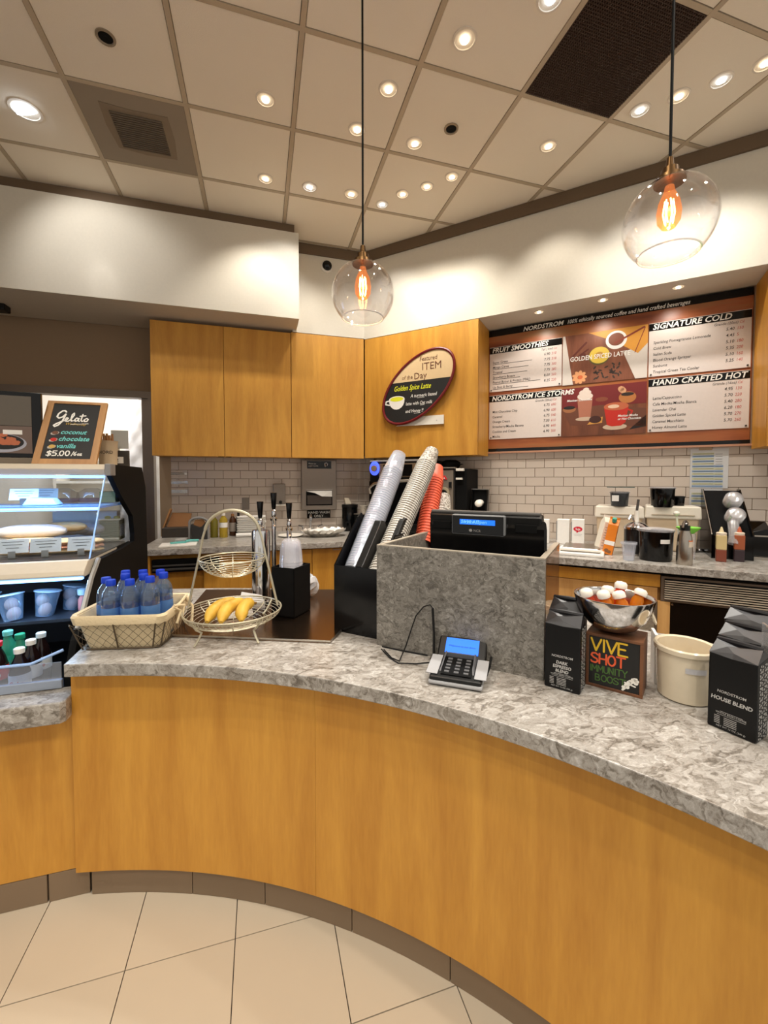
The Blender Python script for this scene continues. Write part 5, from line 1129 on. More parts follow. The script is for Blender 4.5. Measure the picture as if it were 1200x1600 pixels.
def banana(k, label, p0, p1, bend, up, r=.021):
    p0, p1 = Vector(p0), Vector(p1); mid = (p0 + p1) / 2; d = p1 - p0; n = Vector((-d.y, d.x, 0)).normalized() * bend; n.z = up
    t = thing('banana', label, 'banana', fc + mid, 0, 'bananas in the lower bowl'); pts = []
    for i in range(15):
        f = i / 14; pts.append(p0 + d * f + n * (4 * f * (1 - f)) - mid)
    obj('peel', MB().tube(pts, lambda f: r * 1.12 * (.32 + .68 * min(1, math.sin(max(.0, min(1, f * 1.0)) * PI) * 1.9)) * (.45 if f > .93 else 1), 8), BAN, t, smooth=50)
    obj('stem', MB().tube([pts[-1], pts[-1] + (pts[-1] - pts[-2]) * 1.3], .006, 6), mat('banana_stem', (120, 88, 36), .7), t, smooth=True)
    if k < 2:
        q = pts[6] + Vector((-.003, -r * 1.0, r * .35)); m = MB(); m.T = Matrix.Translation(q) @ Matrix.Rotation(-.4, 4, 'X'); m.disc(0, 0, .011, .008, 0, 14); s2 = obj('fruit_sticker', m, mat('sticker_blue', (150, 190, 200), .5), t)
        m = MB(); m.T = Matrix.Translation(q) @ Matrix.Rotation(-.4, 4, 'X'); m.disc(0, .001, .006, .003, -.0004, 10); obj('sticker_mark', m, mat('sticker_red', (220, 70, 80), .5), s2)
banana(0, 'left-hand stickered banana curving up to the stem in the lower bowl', (-.085, -.085, .082), (.03, .015, .112), .030, .02)
banana(1, 'middle stickered banana of the bunch in the lower bowl', (-.035, -.115, .086), (.05, .01, .114), .022, .018)
banana(2, 'banana without sticker nearest the taps in the lower bowl', (.035, -.115, .084), (.075, .0, .114), .015, .018)
t = thing('paper_packets', 'white and grey folded paper packets lying on the steel plate behind the bananas', 'paper packet', (-.10, 1.93, CT + .012), R(8))
obj('packet', MB().hexa([(-.09, -.06, 0), (.06, -.06, 0), (.06, .05, 0), (-.09, .05, 0), (-.09, -.05, .03), (.05, -.05, .05), (.05, .05, .07), (-.09, .05, .05)]), PAPER, t, bevel=.004); obj('packet', MB().hexa([(.0, -.05, .05), (.11, -.05, .02), (.11, .04, .02), (.02, .04, .06), (.0, -.045, .058), (.11, -.045, .05), (.11, .04, .06), (.02, .04, .085)]), mat('grey_paper', (176, 172, 168), .7), t, bevel=.003)
# ================================================================ DISPLAY CASE
XR = -.665; XL = -2.0
t = thing('display_case', 'blue-lit refrigerated glass display case with black end panel at the picture edge', 'display case', (0, 0, 0))
prof = [(2.16, 1.47), (2.19, 1.512), (2.68, 1.512), (2.75, 1.40), (2.78, .60), (1.703, .60), (1.703, .722), (1.70, .75), (1.76, .86), (1.86, .955), (1.94, 1.05), (2.02, 1.11), (2.30, 1.11), (2.50, 1.118), (2.505, 1.16), (2.482, 1.254), (2.288, 1.374)]
obj('end_panel', MB().prismx(prof, XR, XR + .022), BLACKM, t)
obj('end_panel', MB().prismx(prof, XL - .02, XL), BLACKM, t)
obj('end_trim', MB().tube([(XR + .012, 2.015, 1.112), (XR + .012, 1.935, 1.05), (XR + .012, 1.855, .955), (XR + .012, 1.79, .89)], .010, 6), mat('trim_grey', (150, 148, 142), .4, .3), t, smooth=True)
obj('roof', MB().prismx([(2.16, 1.465), (2.15, 1.49), (2.17, 1.509), (2.19, 1.512), (2.68, 1.512), (2.68, 1.485), (2.2, 1.48)], XL, XR), mat('case_cream', (206, 194, 174), .4), t, bevel=.003)
obj('corner_block', MB().box(XR - .0, XR + .024, 2.15, 2.22, 1.46, 1.514), GREY, t, bevel=.004)
obj('led_strip', MB().box(XL, XR - .01, 2.165, 2.185, 1.450, 1.462), LEDB, t)
obj('front_glass', MB().hexa([(XL, 2.158, 1.462), (XR, 2.158, 1.462), (XR, 2.164, 1.462), (XL, 2.164, 1.462), (XL, 1.956, 1.124), (XR, 1.956, 1.124), (XR, 1.962, 1.124), (XL, 1.962, 1.124)][4:] + [(XL, 2.158, 1.462), (XR, 2.158, 1.462), (XR, 2.164, 1.462), (XL, 2.164, 1.462)]), clear('case_glass', (240, 246, 252), base=.05, edge=.4), t)
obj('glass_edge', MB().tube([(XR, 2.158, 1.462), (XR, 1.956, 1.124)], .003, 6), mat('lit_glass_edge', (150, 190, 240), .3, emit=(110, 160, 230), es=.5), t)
obj('side_glass', MB().prismx([(2.158, 1.46), (2.288, 1.374), (2.482, 1.254), (2.505, 1.16), (2.5, 1.125), (1.96, 1.125)], XR, XR + .004), MATS['case_glass'], t)
obj('glass_shelf', MB().box(XL, XR - .004, 2.085, 2.42, 1.318, 1.328), clear('shelf_glass', (190, 220, 250), base=.15, edge=.6, milky=.25, milkc=(170, 205, 245)), t)
obj('shelf_light', MB().box(XL, XR - .006, 2.078, 2.088, 1.312, 1.324), LEDB, t)
obj('deck', MB().box(XL, XR - .002, 1.97, 2.50, 1.105, 1.122), mat('deck_black', (36, 34, 32), .3), t)
obj('back_wall', MB().box(XL, XR, 2.50, 2.52, .60, 1.115), mat('perforated_back', (22, 30, 44), .5), t)
obj('rear_frame', MB().box(XL, -1.45, 2.48, 2.50, 1.12, 1.49), mat('rear_grey', (120, 116, 110), .5), t)
obj('canopy', MB().prismx([(1.965, 1.120), (1.945, 1.118), (1.905, 1.085), (1.895, 1.068), (1.91, 1.06), (2.0, 1.06), (2.3, 1.10), (2.3, 1.12)], XL, XR - .001), MATS['case_cream'], t, bevel=.004)
obj('led_strip', MB().box(XL, XR - .01, 1.905, 1.925, 1.050, 1.060), LEDB, t)
obj('lower_shelf', MB().box(XL, XR - .004, 1.98, 2.5, .868, .880), mat('wire_deck', (30, 34, 42), .4), t)
obj('bottom_deck', MB().box(XL, XR - .004, 1.705, 2.5, .60, .618), MATS['wire_deck'], t)
m = MB()
for k in range(40):
    for j in range(5): m.box(XL + .25 + k * .028, XL + .262 + k * .028, 2.494, 2.4995, .99 + j * .022, .998 + j * .022)
obj('perforations', m, BLACKM, t, kind='stuff')
obj('bottom_rail', MB().box(XL, XR - .0, 1.685, 1.70, .722, .752), mat('pale_rail', (160, 170, 186), .3, .3), t, bevel=.002)
obj('front_lip', MB().box(XL, XR - .002, 1.688, 1.694, .752, .812), clear('lip_clear', (235, 240, 250), base=.15, edge=.6, milky=.12), t)
obj('lip_rail', MB().tube([(XL, 1.69, .812), (XR - .09, 1.69, .815), (XR - .004, 1.715, .845)], .005, 6), mat('blue_rail', (160, 190, 235), .3), t, smooth=True)
for (x, y, z, lc, nx, e) in ((-1.3, 2.2, 1.44, (.42, .68, 1), 0, 5), (-1.3, 1.95, 1.04, (.42, .68, 1), 0, 7), (-1.3, 2.1, 1.30, (1, .93, .84), 0, 4)):
    l = bpy.data.lights.new('case_light', 'AREA'); l.shape = 'RECTANGLE'; l.size = 1.25; l.size_y = .02; l.energy = e; l.color = lc
    o = bpy.data.objects.new('case_light', l); COL.objects.link(o); o.location = (x, y, z); o.parent = t; o.rotation_euler = (R(-12), 0, 0)
def cx(px, py, z): return oz(px, py, z)
def tagcard(px, py, z, w, h, lab, blue=False):
    p = oz(px, py, z); t = thing('price_tag', lab, 'price tag', (p.x, p.y, z), R(8))
    obj('card', MB().hexa([(-w, 0, .022), (w, 0, .022), (w, .002, .022), (-w, .002, .022), (-w, .018, h + .022), (w, .018, h + .022), (w, .020, h + .022), (-w, .020, h + .022)]), PAPER, t)
    m = MB(); m.T = Matrix.Translation((0, .0, .022)) @ Matrix.Rotation(-math.atan2(.018, h), 4, 'X')
    m.box(-w * .6, w * .6, -.0012, -.0008, h * .60, h * .64); m.box(-w * .4, w * .4, -.0012, -.0008, h * .36, h * .40); m.box(-w * .7, w * .7, -.0012, -.0008, h * .82, h * .85); obj('lettering', m, DGREY, t)
    obj('tag_holder', MB().box(-.012, .012, -.006, .02, 0, .004).box(-.012, .012, -.006, -.003, 0, .03), STEEL, t)
tagcard(37, 789, 1.329, .052, .05, 'blue-lit tag card on the glass shelf nearest the picture edge'); tagcard(70, 787, 1.329, .05, .05, 'blue-lit tag card on the glass shelf beside the other one')
tagcard(19, 873, 1.123, .052, .055, 'tag card before the sandwich pile at the picture edge'); tagcard(71, 871, 1.123, .052, .055, 'tag card in the middle before the stacked baguettes'); tagcard(127, 868, 1.123, .048, .055, 'tag card under the round roll beside the glass corner')
for (px, py, lab) in ((92, 786, 'shallow pinkish tray on the glass shelf beside the tag cards'), (136, 785, 'shallow pinkish tray on the glass shelf near the glass corner')):
    p = oz(px, py, 1.329); t = thing('pastry_tray', lab, 'tray', (p.x, p.y + .06, 1.329), 0); obj('tray', MB().lathe([(.055, 0), (.068, .018), (.064, .019), (.052, .005), (0, .005)], 24, 1, .8), mat('pink_tray', (206, 150, 136), .5), t, smooth=True); obj('cover', MB().shell([(.066, .019), (.06, .05), (.03, .07), (.001, .072)], 20, sx=1, sy=.8), GLASS, t, smooth=True)
p = oz(56, 790, 1.329); t = thing('ice_towel', 'folded pale blue cloth on the glass shelf between the tag cards', 'cloth', (p.x, p.y + .05, 1.329), R(5)); obj('cloth', MB().hexa([(-.06, -.04, 0), (.07, -.04, 0), (.07, .05, 0), (-.06, .05, 0), (-.045, -.02, .03), (.045, -.02, .028), (.05, .04, .03), (-.05, .04, .034)]), mat('pale_blue_cloth', (190, 214, 236), .8), t, bevel=.006)
BREAD = mat('bread_crust', (206, 166, 108), .7, bs=20, vary=.05); WRAP = clear('bread_wrap', base=.2, edge=.7, milky=.45, milkc=(236, 230, 218), rough=.15)
def loaf(px, py, z, dy, L, r, label, yaw=0, wrapped=False, fill=None, name='baguette', flat=.75):
    p = oz(px, py, z); t = thing(name, label, 'bread' if not fill else 'sandwich', (p.x, p.y + dy, z), yaw)
    n = 13; pts = [(-L / 2 + L * i / (n - 1), 0, 0) for i in range(n)]; pf = lambda f: r * max(.08, (1 - abs(2 * f - 1) ** 3.2)) ** .5
    if fill:
        for z0, z1, nm in ((0, .4, 'lower_bun'), (.62, 1.15, 'upper_bun')):
            m = MB(); m.tube(pts, pf, 12); m.v = [(x, y, (z0 + (zz / r + 1) / 2 * (z1 - z0)) * r * 1.5) for x, y, zz in m.v]; obj(nm, m, BREAD, t, smooth=True)
        m = MB(); m.tube(pts, lambda f: pf(f) * 1.03, 10); m.v = [(x, y, (.36 + (zz / r + 1) / 2 * .34) * r * 1.5 + .003 * math.sin(x * 300)) for x, y, zz in m.v]; obj('filling', m, fill, t, smooth=True)
    else:
        m = MB(); m.tube(pts, pf, 14); m.v = [(x, y, (zz + r) * flat) for x, y, zz in m.v]; obj('crust', m, BREAD, t, smooth=True)
        if wrapped: m = MB(); m.tube(pts, lambda f: pf(f) * 1.1 + .002, 14); m.v = [(x * 1.04, y, (zz + r * 1.1) * flat - .001) for x, y, zz in m.v]; obj('clear_wrap', m, WRAP, t, smooth=True)
HAM = mat('ham_filling', (206, 130, 90), .5); ORC = mat('orange_filling', (206, 112, 52), .5)
loaf(36, 870, 1.123, .05, .22, .042, 'sandwich with orange filling at the bottom of the pile at the picture edge', R(3), fill=ORC, name='sandwich')
loaf(86, 868, 1.123, .06, .20, .038, 'pale sandwich under the middle tag card', R(6), fill=HAM, name='sandwich')
loaf(34, 845, 1.187, .08, .24, .036, 'long white-wrapped roll lying on top of the sandwich pile', R(8), True)
loaf(84, 840, 1.182, .10, .20, .034, 'wrapped roll on top behind the middle tag card', R(-4), True)
loaf(76, 838, 1.20, .16, .18, .032, 'bare baguette end showing behind the wrapped rolls', R(-8))
loaf(130, 866, 1.123, .07, .11, .036, 'flat roll behind the tag at the glass corner', R(0), fill=HAM, name='sandwich')
loaf(130, 838, 1.172, .075, .12, .032, 'round wrapped roll on top beside the glass corner', R(5), True)
def box_item(name, label, cat, px, py, z, dy, w, d, h, mt, yaw=0, extra=None):
    p = oz(px, py, z); t = thing(name, label, cat, (p.x, p.y + dy, z), yaw); obj('box_body', MB().box(-w / 2, w / 2, -d / 2, d / 2, 0, h), mt, t, bevel=.003)
    if extra: extra(t, w, d, h)
    return t
def vents(t, w, d, h):
    for k in range(7): obj('vent_slot', MB().box(-w * .3, w * .45, -d / 2 - .001, -d / 2 + .001, h * (.2 + k * .085), h * (.23 + k * .085)), DGREY, t)
box_item('white_carton', 'large white carton behind the sandwiches in the case', 'box', 106, 852, 1.123, .25, .30, .06, .15, mat('carton_white', (222, 226, 222), .6))
box_item('slotted_box', 'white slotted box behind the round roll in the case', 'box', 122, 851, 1.123, .25, .16, .08, .105, WPLAS, extra=vents)
box_item('gift_box', 'olive box with yellow bows seen through the end glass of the case', 'box', 176, 843, 1.123, .0, .09, .10, .11, mat('olive_box', (150, 142, 88), .6), extra=lambda t, w, d, h: [obj('yellow_bow', MB().ball((x, 0, h + .008), .016, .012, .010, 8, 5), mat('bow_yellow', (222, 206, 70), .5), t, smooth=True) for x in (-.02, .022)] + [obj('printed_side', MB().box(w / 2, w / 2 + .001, -d * .35, d * .35, h * .2, h * .75), PAPER, t)])
box_item('olive_packet', 'olive green packet on the glass shelf behind the end glass', 'packet', 170, 785, 1.329, .02, .07, .08, .055, MATS['olive_box'])
# egg cups
EGG = mat('brown_egg', (214, 164, 140), .5); CLB = clear('cup_pack', (225, 236, 250), base=.15, edge=.8, milky=.18, milkc=(180, 210, 245))
for k, (px, py, dy, lab) in enumerate(((30, 984, 0, 'clear cup with two eggs nearest on the lower case shelf'), (62, 972, .03, 'clear cup of eggs second from the front on the lower case shelf'), (84, 958, .06, 'clear cup of eggs at the back towards the end panel'), (-4, 975, .03, 'clear cup cut by the picture edge on the lower case shelf'))):
    p = oz(px, py, .881); p.y = max(p.y, 2.03) + dy
    x, p.y = ((-.955, 2.02), (-.862, 2.05), (-.795, 2.125), (-1.052, 2.05))[k]
    t = thing('egg_cup_pack', lab, 'plastic cup', (x, p.y, .881), (R(-5), R([-8, 6, 9, -5][k]), 0), 'clear cups of eggs in the case')
    obj('cup_body', MB().shell([(.001, .001), (.030, 0), (.043, .098), (.046, .101)], 24), CLB, t, smooth=True); obj('film_lid', MB().lathe([(.047, .100), (.047, .103), (.030, .105), (0, .105)], 24), clear('film_lid', base=.2, edge=.8, milky=.5, milkc=(190, 215, 245)), t, smooth=True)
    for q, (ex, ey, ez) in enumerate(((.004, -.004, .026), (-.008, .006, .062))):
        e = thing('boiled_egg', ['brown egg low in the clear cup pack number', 'brown egg resting on top inside the clear cup pack number'][q].replace(' number', '') + [' nearest the front', ' second from front', ' towards the end panel', ' at the picture edge'][k], 'egg', (x + ex, p.y + ey, .881 + ez), (q * .5, .3, 0), 'eggs in clear cups'); obj('shell', MB().ball((0, 0, 0), .023, .023, .028, 14, 9), EGG, e, smooth=True)
# soda bottles
COLA = mat('cola', (26, 12, 10), .12); GRN = clear('green_soda', (110, 210, 170), milky=.35, milkc=(70, 180, 140))
def soda(px, py, zc_, label, body, cap, band, word=None, y0=None):
    p = oz(px, py, zc_); 
    zc_ = zc_ - .066; p = oz(px, py, zc_); t = thing('soda_bottle', label, 'bottle', (p.x, p.y, .619), 0, 'soda bottles in the case'); h = zc_ - .619; r = .031
    obj('bottle_body', MB().lathe([(r * .85, 0), (r, .008), (r * .93, h * .3), (r, h * .45), (r, h * .62), (r * .75, h * .78), (.013, h * .88), (.012, h - .012)], 22), body, t, smooth=True)
    obj('cap', MB().lathe([(.0155, h - .018), (.016, h - .002), (.014, h), (0, h)], 18), cap, t, smooth=True)
    b = obj('label_band', MB().shell([(r * 1.02, h * .44), (r * 1.02, h * .64)], 22), band, t, smooth=True)
    if word: m = MB(); text(m, word, 0, h * .49, .022, 0, 'C', .2, .9, bend=r * 1.04, bold=.03); obj('lettering', m, RED if band is PAPER else INKW, b)
soda(30, 1012, .925, 'dark cola bottle with white label and red script nearest in the case tray', COLA, WPLAS, PAPER, 'Coke')
soda(48, 999, .925, 'dark cola bottle with white cap second in line in the case tray', COLA, WPLAS, PAPER)
soda(64, 988, .925, 'dark cola bottle with red and white label at the back of the line', COLA, mat('pale_cap', (214, 224, 226), .4), PAPER, 'Coke')
soda(31, 990, .93, 'clear bottle with green cap behind the white-capped cola', GRN, mat('green_cap', (20, 130, 90), .4), clear('sprite_label', milky=.4, milkc=(90, 200, 170)))
soda(-5, 1002, .925, 'dark bottle with red label cut by the picture edge', COLA, RED, RED, 'Coke')
soda(12, 985, .93, 'clear green-tinted bottle without dark drink beside the picture edge', GRN, clear('teal_cap', milky=.8, milkc=(120, 200, 190)), clear('sprite_label2', milky=.4, milkc=(90, 200, 170)))
p = oz(121, 915, .99); t = thing('small_drink', 'small bottle with pale blue lid standing alone near the case end', 'bottle', (-.735, 2.08, .881), 0); obj('bottle_body', MB().lathe([(.016, 0), (.018, .01), (.018, .05), (.010, .065), (.010, .075)], 16), mat('drink_pink', (200, 130, 130), .3), t, smooth=True); obj('cap', MB().lathe([(.018, .07), (.019, .075), (.019, .095), (0, .098)], 16), mat('pale_blue_cap', (180, 210, 240), .4), t, smooth=True)
# ---- on top of the case
x0, x1 = -.970, -.722; y0, z0, y1, z1 = 2.225, 1.513, 2.400, 1.822
t = thing('gelato_board', 'wood-framed Gelato chalkboard leaning back on top of the display case', 'chalkboard', ((x0 + x1) / 2, y0, z0), (-math.atan2(y1 - y0, z1 - z0), 0, 0)); bw2 = (x1 - x0) / 2; bh2 = math.hypot(y1 - y0, z1 - z0)
FRW = wood('pale_oak', (150, 104, 58), (190, 142, 88), .5)
e = .027
obj('wood_frame', MB().box(-bw2, bw2, 0, .014, 0, e).box(-bw2, bw2, 0, .014, bh2 - .014, bh2).box(-bw2, -bw2 + e, 0, .014, e, bh2 - .014).box(bw2 - e, bw2, 0, .014, e, bh2 - .014), FRW, t)
obj('black_face', MB().box(-bw2 + e, bw2 - e, .004, .010, e, bh2 - .014), MATS['chalkboard'], t)
m = MB(); y = .0035; s0 = -bw2 + e; W2 = 2 * (bw2 - e)
def sc_(pts, ox, oz_, k): return [(s0 + ox + a * k, oz_ + b * k) for a, b in pts]
G = [(.95, 1.9), (.8, 2.1), (.5, 2.05), (.15, 1.6), (.05, 1.1), (.3, .85), (.7, 1.1), (.95, 1.55), (.9, 1.2), (.75, .4), (.4, -.25), (.05, -.5), (-.1, -.3), (.2, 0), (.9, .5)]
m.ribbon(sc_(G, .022, .225, .036), .0075, y)
for st in ([(0, .4), (.3, .6), (.45, .9), (.25, 1.0), (.1, .7), (.2, .35), (.5, .35), (.8, .7)], [(.8, .7), (1.1, 1.5), (1.05, 1.9), (.85, 1.6), (.8, .9), (.9, .4), (1.2, .5)], [(1.75, .9), (1.5, 1.0), (1.3, .7), (1.4, .4), (1.65, .5), (1.8, .95), (1.75, .5), (1.9, .4)], [(2.2, 1.7), (2.1, .6), (2.25, .4), (2.4, .5)], [(1.9, 1.35), (2.6, 1.45)], [(2.75, .95), (2.5, .7), (2.6, .4), (2.9, .45), (3.0, .8), (2.8, 1.0)]): m.ribbon(sc_(st, .056, .228, .032), .006, y)
m.ribbon(sc_([(.8, .0), (3.0, .2)], .06, .222, .032), .003, y)
obj('lettering', m, INKW, t, label='large white script word Gelato')
m = MB(); text(m, 'Wednesday', s0 + .062, .218, .020, y, 'L', .4, .9); obj('lettering', m, mat('chalk_gold', (196, 160, 60), .7), t)
m = MB()
for w_, zz, xo in (('coconut', .166, .052), ('chocolate', .128, .050), ('vanilla', .088, .048)): text(m, w_, s0 + xo, zz, .034, y, 'L', .25, .92, bold=.02)
obj('lettering', m, mat('chalk_teal', (110, 200, 196), .7), t, label='teal chalk flavour names')
m = MB(); hand(m, '$5.00', s0 + .018, .045, .026, .005, y, .02, .9); hand(m, '/6oz', s0 + .115, .048, .020, .0035, y, .02, .8); obj('lettering', m, INKW, t, label='white chalk price')
for k, c_ in enumerate(((110, 70, 50), (190, 40, 30), (200, 160, 80))):
    zz = .172 - .038 * k; m = MB(); m.disc(s0 + .032, zz, .013, .010, y, 12); q = obj('flavour_drawing', MB().disc(s0 + .031, zz - .002, .018, .010, y + .0003, 7, .3), mat('chalk_white', (190, 180, 170), .7), t); obj('flavour_drawing', m, mat('doodle%d' % c_[0], c_, .7), q)
t = thing('menu_display_frame', 'black tabletop display frame with a food photo on top of the case', 'display frame', (-1.14, 2.31, 1.513), R(6)); 
obj('black_frame', MB().box(-.17, .17, .0, .025, .03, .33), BLACKG, t, bevel=.003); obj('frame_foot', MB().box(-.15, .15, -.01, .05, 0, .03), mat('frame_foot', (120, 108, 92), .5), t, bevel=.003)
p_ = obj('mesh_insert', MB().box(-.14, .135, -.002, 0, .175, .31), mat('mesh_grey', (96, 88, 78), .6), t)
p_ = obj('food_photo', MB().box(-.14, .135, -.002, 0, .05, .173), mat('photo_bg', (112, 92, 82), .5), t); yy = -.0024
obj('printed_plate', MB().disc(.02, .095, .095, .042, yy), mat('plate_print', (170, 170, 182), .4), p_); obj('printed_plate', MB().disc(.03, .10, .075, .034, yy - .0003), mat('plate_dark', (24, 18, 16), .4), p_)
m = MB(); random.seed(9)
for k in range(16): m.disc(.03 + random.uniform(-.055, .055), .112 + random.uniform(-.018, .022), .018, .009, yy - .0006 - k * 3e-5, 8, random.uniform(-1, 1))
obj('printed_food', m, mat('food_print', (190, 106, 70), .5), p_)
obj('printed_text', MB().box(-.08, .0, yy - .0003, yy, .155, .160).box(-.075, -.01, yy - .0003, yy, .148, .152), PAPER, p_); obj('printed_label', MB().box(.03, .10, yy - .001, yy, .135, .155), PAPER, p_)
p = oY(163, 726, 2.5); t = thing('paper_tub', 'cream paper tub holding brown sticks beside the Gelato chalkboard', 'paper tub', (p.x, 2.56, 1.513), 0)
obj('tub_body', MB().lathe([(.040, 0), (.046, .13), (.048, .134), (.043, .13), (.0, .128)], 26), mat('tub_paper', (206, 186, 156), .6), t, smooth=True); m = MB(); text(m, 'NORD', 0, .065, .024, 0, 'C', 0, 1, bend=.0445); obj('lettering', m, INKB, t)
for k in range(6): obj('brown_stick', MB().cyl((-.02 + k * .008, .01 * (k % 3 - 1), .10), (-.028 + k * .009, .012 * (k % 3 - 1), .165 + .008 * (k % 2)), .006, 8), CARD, t)
p = oY(185, 690, 2.62); t = thing('counter_sign', 'small grey card sign on the case beside the white quilted cone', 'sign', (p.x, 2.63, 1.513), 0); obj('card', MB().box(-.038, .045, 0, .003, .10, .20), mat('card_grey', (178, 178, 172), .6), t); obj('stem', MB().box(-.01, .0, .003, .008, 0, .12), WPLAS, t); obj('lower_card', MB().box(-.03, .02, -.003, 0, .02, .055), PAPER, t); m = MB(); text(m, '2', -.01, .026, .03, -.0035, 'C'); obj('lettering', m, INKB, t); obj('dark_base', MB().box(-.038, .045, .0, .02, 0, .09), DGREY, t)
# ================================================================ BEYOND THE DOORWAY
t = thing('quilted_cone', 'tall white quilted cone-shaped bundle standing behind the display case', 'wrapped bundle', (-1.17, 5.05, 0), 0)
m = MB(); pr = []
for k in range(70):
    z = k / 69 * 2.45; r = .24 - .15 * max(0, (z - 1.45) / 1.0) if z > 1.45 else .24; pr.append((r, z))
pr.append((0, 2.46)); m.lathe(pr, 48); qf = lambda x, y, z: 1 + .07 * abs(math.sin(z * 13 + math.atan2(y, x) * 4)) * abs(math.sin(z * 13 - math.atan2(y, x) * 4)); m.v = [(x * qf(x, y, z), y * qf(x, y, z), z) for x, y, z in m.v]
obj('quilted_cover', m, mat('quilt_white', (236, 238, 240), .55), t, smooth=True)
t = thing('back_room_shelf', 'white shelf unit in the bright room behind the Gelato chalkboard', 'shelf', (-1.9, 6.2, 0), 0)
obj('shelf_side', MB().box(-.5, -.47, -.2, .2, 0, 2.1), WPLAS, t); obj('shelf_side', MB().box(.47, .5, -.2, .2, 0, 2.1), WPLAS, t)
for z in (.4, .9, 1.4, 1.9): obj('shelf_board', MB().box(-.47, .47, -.2, .2, z, z + .03), WPLAS, t)
tt = thing('added_back_room_light', 'added unseen ceiling light brightening the back room beyond the doorway', 'ceiling light', (-1.75, 4.80, CEIL - .01), 0)  # lamp added out of sight to brighten the room and the quilted cone
obj('diffuser', MB().box(-.3, .3, -.3, .3, 0, .04), mat('diffuser', (255, 255, 250), .4, emit=(250, 250, 255), es=4), tt); l = bpy.data.lights.new('room_light', 'AREA'); l.energy = 90; l.size = .6; l.color = (1, .97, .93); o = bpy.data.objects.new('room_light', l); COL.objects.link(o); o.parent = tt; o.location = (0, 0, -.03)
# ================================================================ ITEMS ON THE DIAGONAL WORKTOP
def onbc(px, py): p = oz(px, py, BC); return Vector((p.x, p.y, BC))
def tz(px, py, P): 
    v = ray(px, py); k = (P.x * v.x + P.y * v.y) / (v.x ** 2 + v.y ** 2); return H + k * v.z
KW = 3.80
for k, (px, py, lab, w) in enumerate(((850, 840, 'white card box half hidden by the till', .04), (880, 840, 'plain white card box between the till and the red-logo one', .045), (903, 842, 'white card box with red oval logo on the worktop', .045))):
    p = oK(px, 852, 3.62); z1 = oK(px, 811, 3.62).z
    t = thing('card_box', lab, 'box', D(p.x, 3.62, BC), DR, 'white card boxes'); h = z1 - BC
    obj('box_body', MB().box(-w, w, -.03, .03, 0, h), PAPER, t, bevel=.003)
    obj('spiral_edge', MB().tube([(-w - .002, -.03, .03 + q * .01) for q in range(int(h / .012))], .004, 5), GREY, t)
    if k == 2:
        m = MB(); m.disc(0, h * .62, .032, .020, -.0308); m.poly([(-.012, -.0308, h * .62 - .014), (.006, -.0308, h * .62 - .018), (-.008, -.0308, h * .62 - .032)]); lg = obj('red_logo', m, mat('logo_red', (206, 22, 50), .5), t); m = MB(); text(m, 'Suja', 0, h * .62 - .008, .024, -.0312, 'C', 0, .9, bold=.02); obj('lettering', m, INKW, lg)
        m = MB(); m.box(-.03, .03, -.0308, -.0303, h * .42, h * .425); m.box(-.025, .025, -.0308, -.0303, h * .37, h * .375); obj('lettering', m, GREY, t)
q = onbc(905, 874); 
t = thing('silver_pan', 'covered silver serving pan lying on the worktop before the card boxes', 'pan', D(0, 0, BC) + (oz(908, 866, BC) - Vector((0, 0, BC))) , DR)
obj('pan_body', MB().box(-.15, .14, -.10, .22, 0, .022), mat('pan_white', (226, 222, 216), .3), t, bevel=.006); obj('steel_lid', MB().hexa([(-.13, -.05, .022), (.12, -.05, .022), (.12, .20, .022), (-.13, .20, .022), (-.115, -.03, .045), (.105, -.03, .045), (.105, .19, .05), (-.115, .19, .05)]), STEEL, t, bevel=.006); obj('lid_bar', MB().box(-.13, .125, -.07, -.05, .03, .045), WPLAS, t, bevel=.004)
def carton(lab, px, py, w, h, mt, lean, yaw, grp, extra):
    p = onbc(px, py); t = thing('drink_carton', lab, 'carton', p + Vector((0, 0, .004)), (0, lean, DR + yaw), grp)
    obj('carton_body', MB().box(-w, w, -w, w, 0, h), mt, t, bevel=.002); obj('gable_top', MB().prismx([(-w, h), (w, h), (.004, h + .035), (.004, h + .05), (-.004, h + .05), (-.004, h + .035)], -w, w), mt, t)
    extra(t, w, h); return t
def ex1(t, w, h):
    m = MB()
    for k in range(9): m.box(-w * .6, w * .5, -w - .0008, -w, h * (.15 + k * .085), h * (.165 + k * .085))
    obj('lettering', m, GREY, t)
def ex2(t, w, h):
    obj('white_band', MB().box(-w - .0005, w + .0005, -w - .001, -w, h * .32, h * .46), PAPER, t); obj('nut_print', MB().disc(-w * .3, h * .13, w * .45, h * .06, -w - .0012).disc(w * .3, h * .10, w * .4, h * .05, -w - .0014), mat('nut_brown', (130, 84, 50), .6), t); obj('screw_cap', MB().cyl((0, -w * .5, h + .02), (0, -w * .9, h + .045), .014, 12), mat('cap_green', (60, 150, 130), .4), t)
carton('white-sided drink carton leaning against the orange one', 936, 864, .030, .215, mat('carton_pale', (226, 218, 202), .5), R(14), .5, 'drink cartons', ex1)
carton('orange drink carton with white band leaning next to the white one', 949, 866, .030, .205, mat('carton_orange', (222, 124, 26), .5), R(10), -.1, 'drink cartons', ex2)
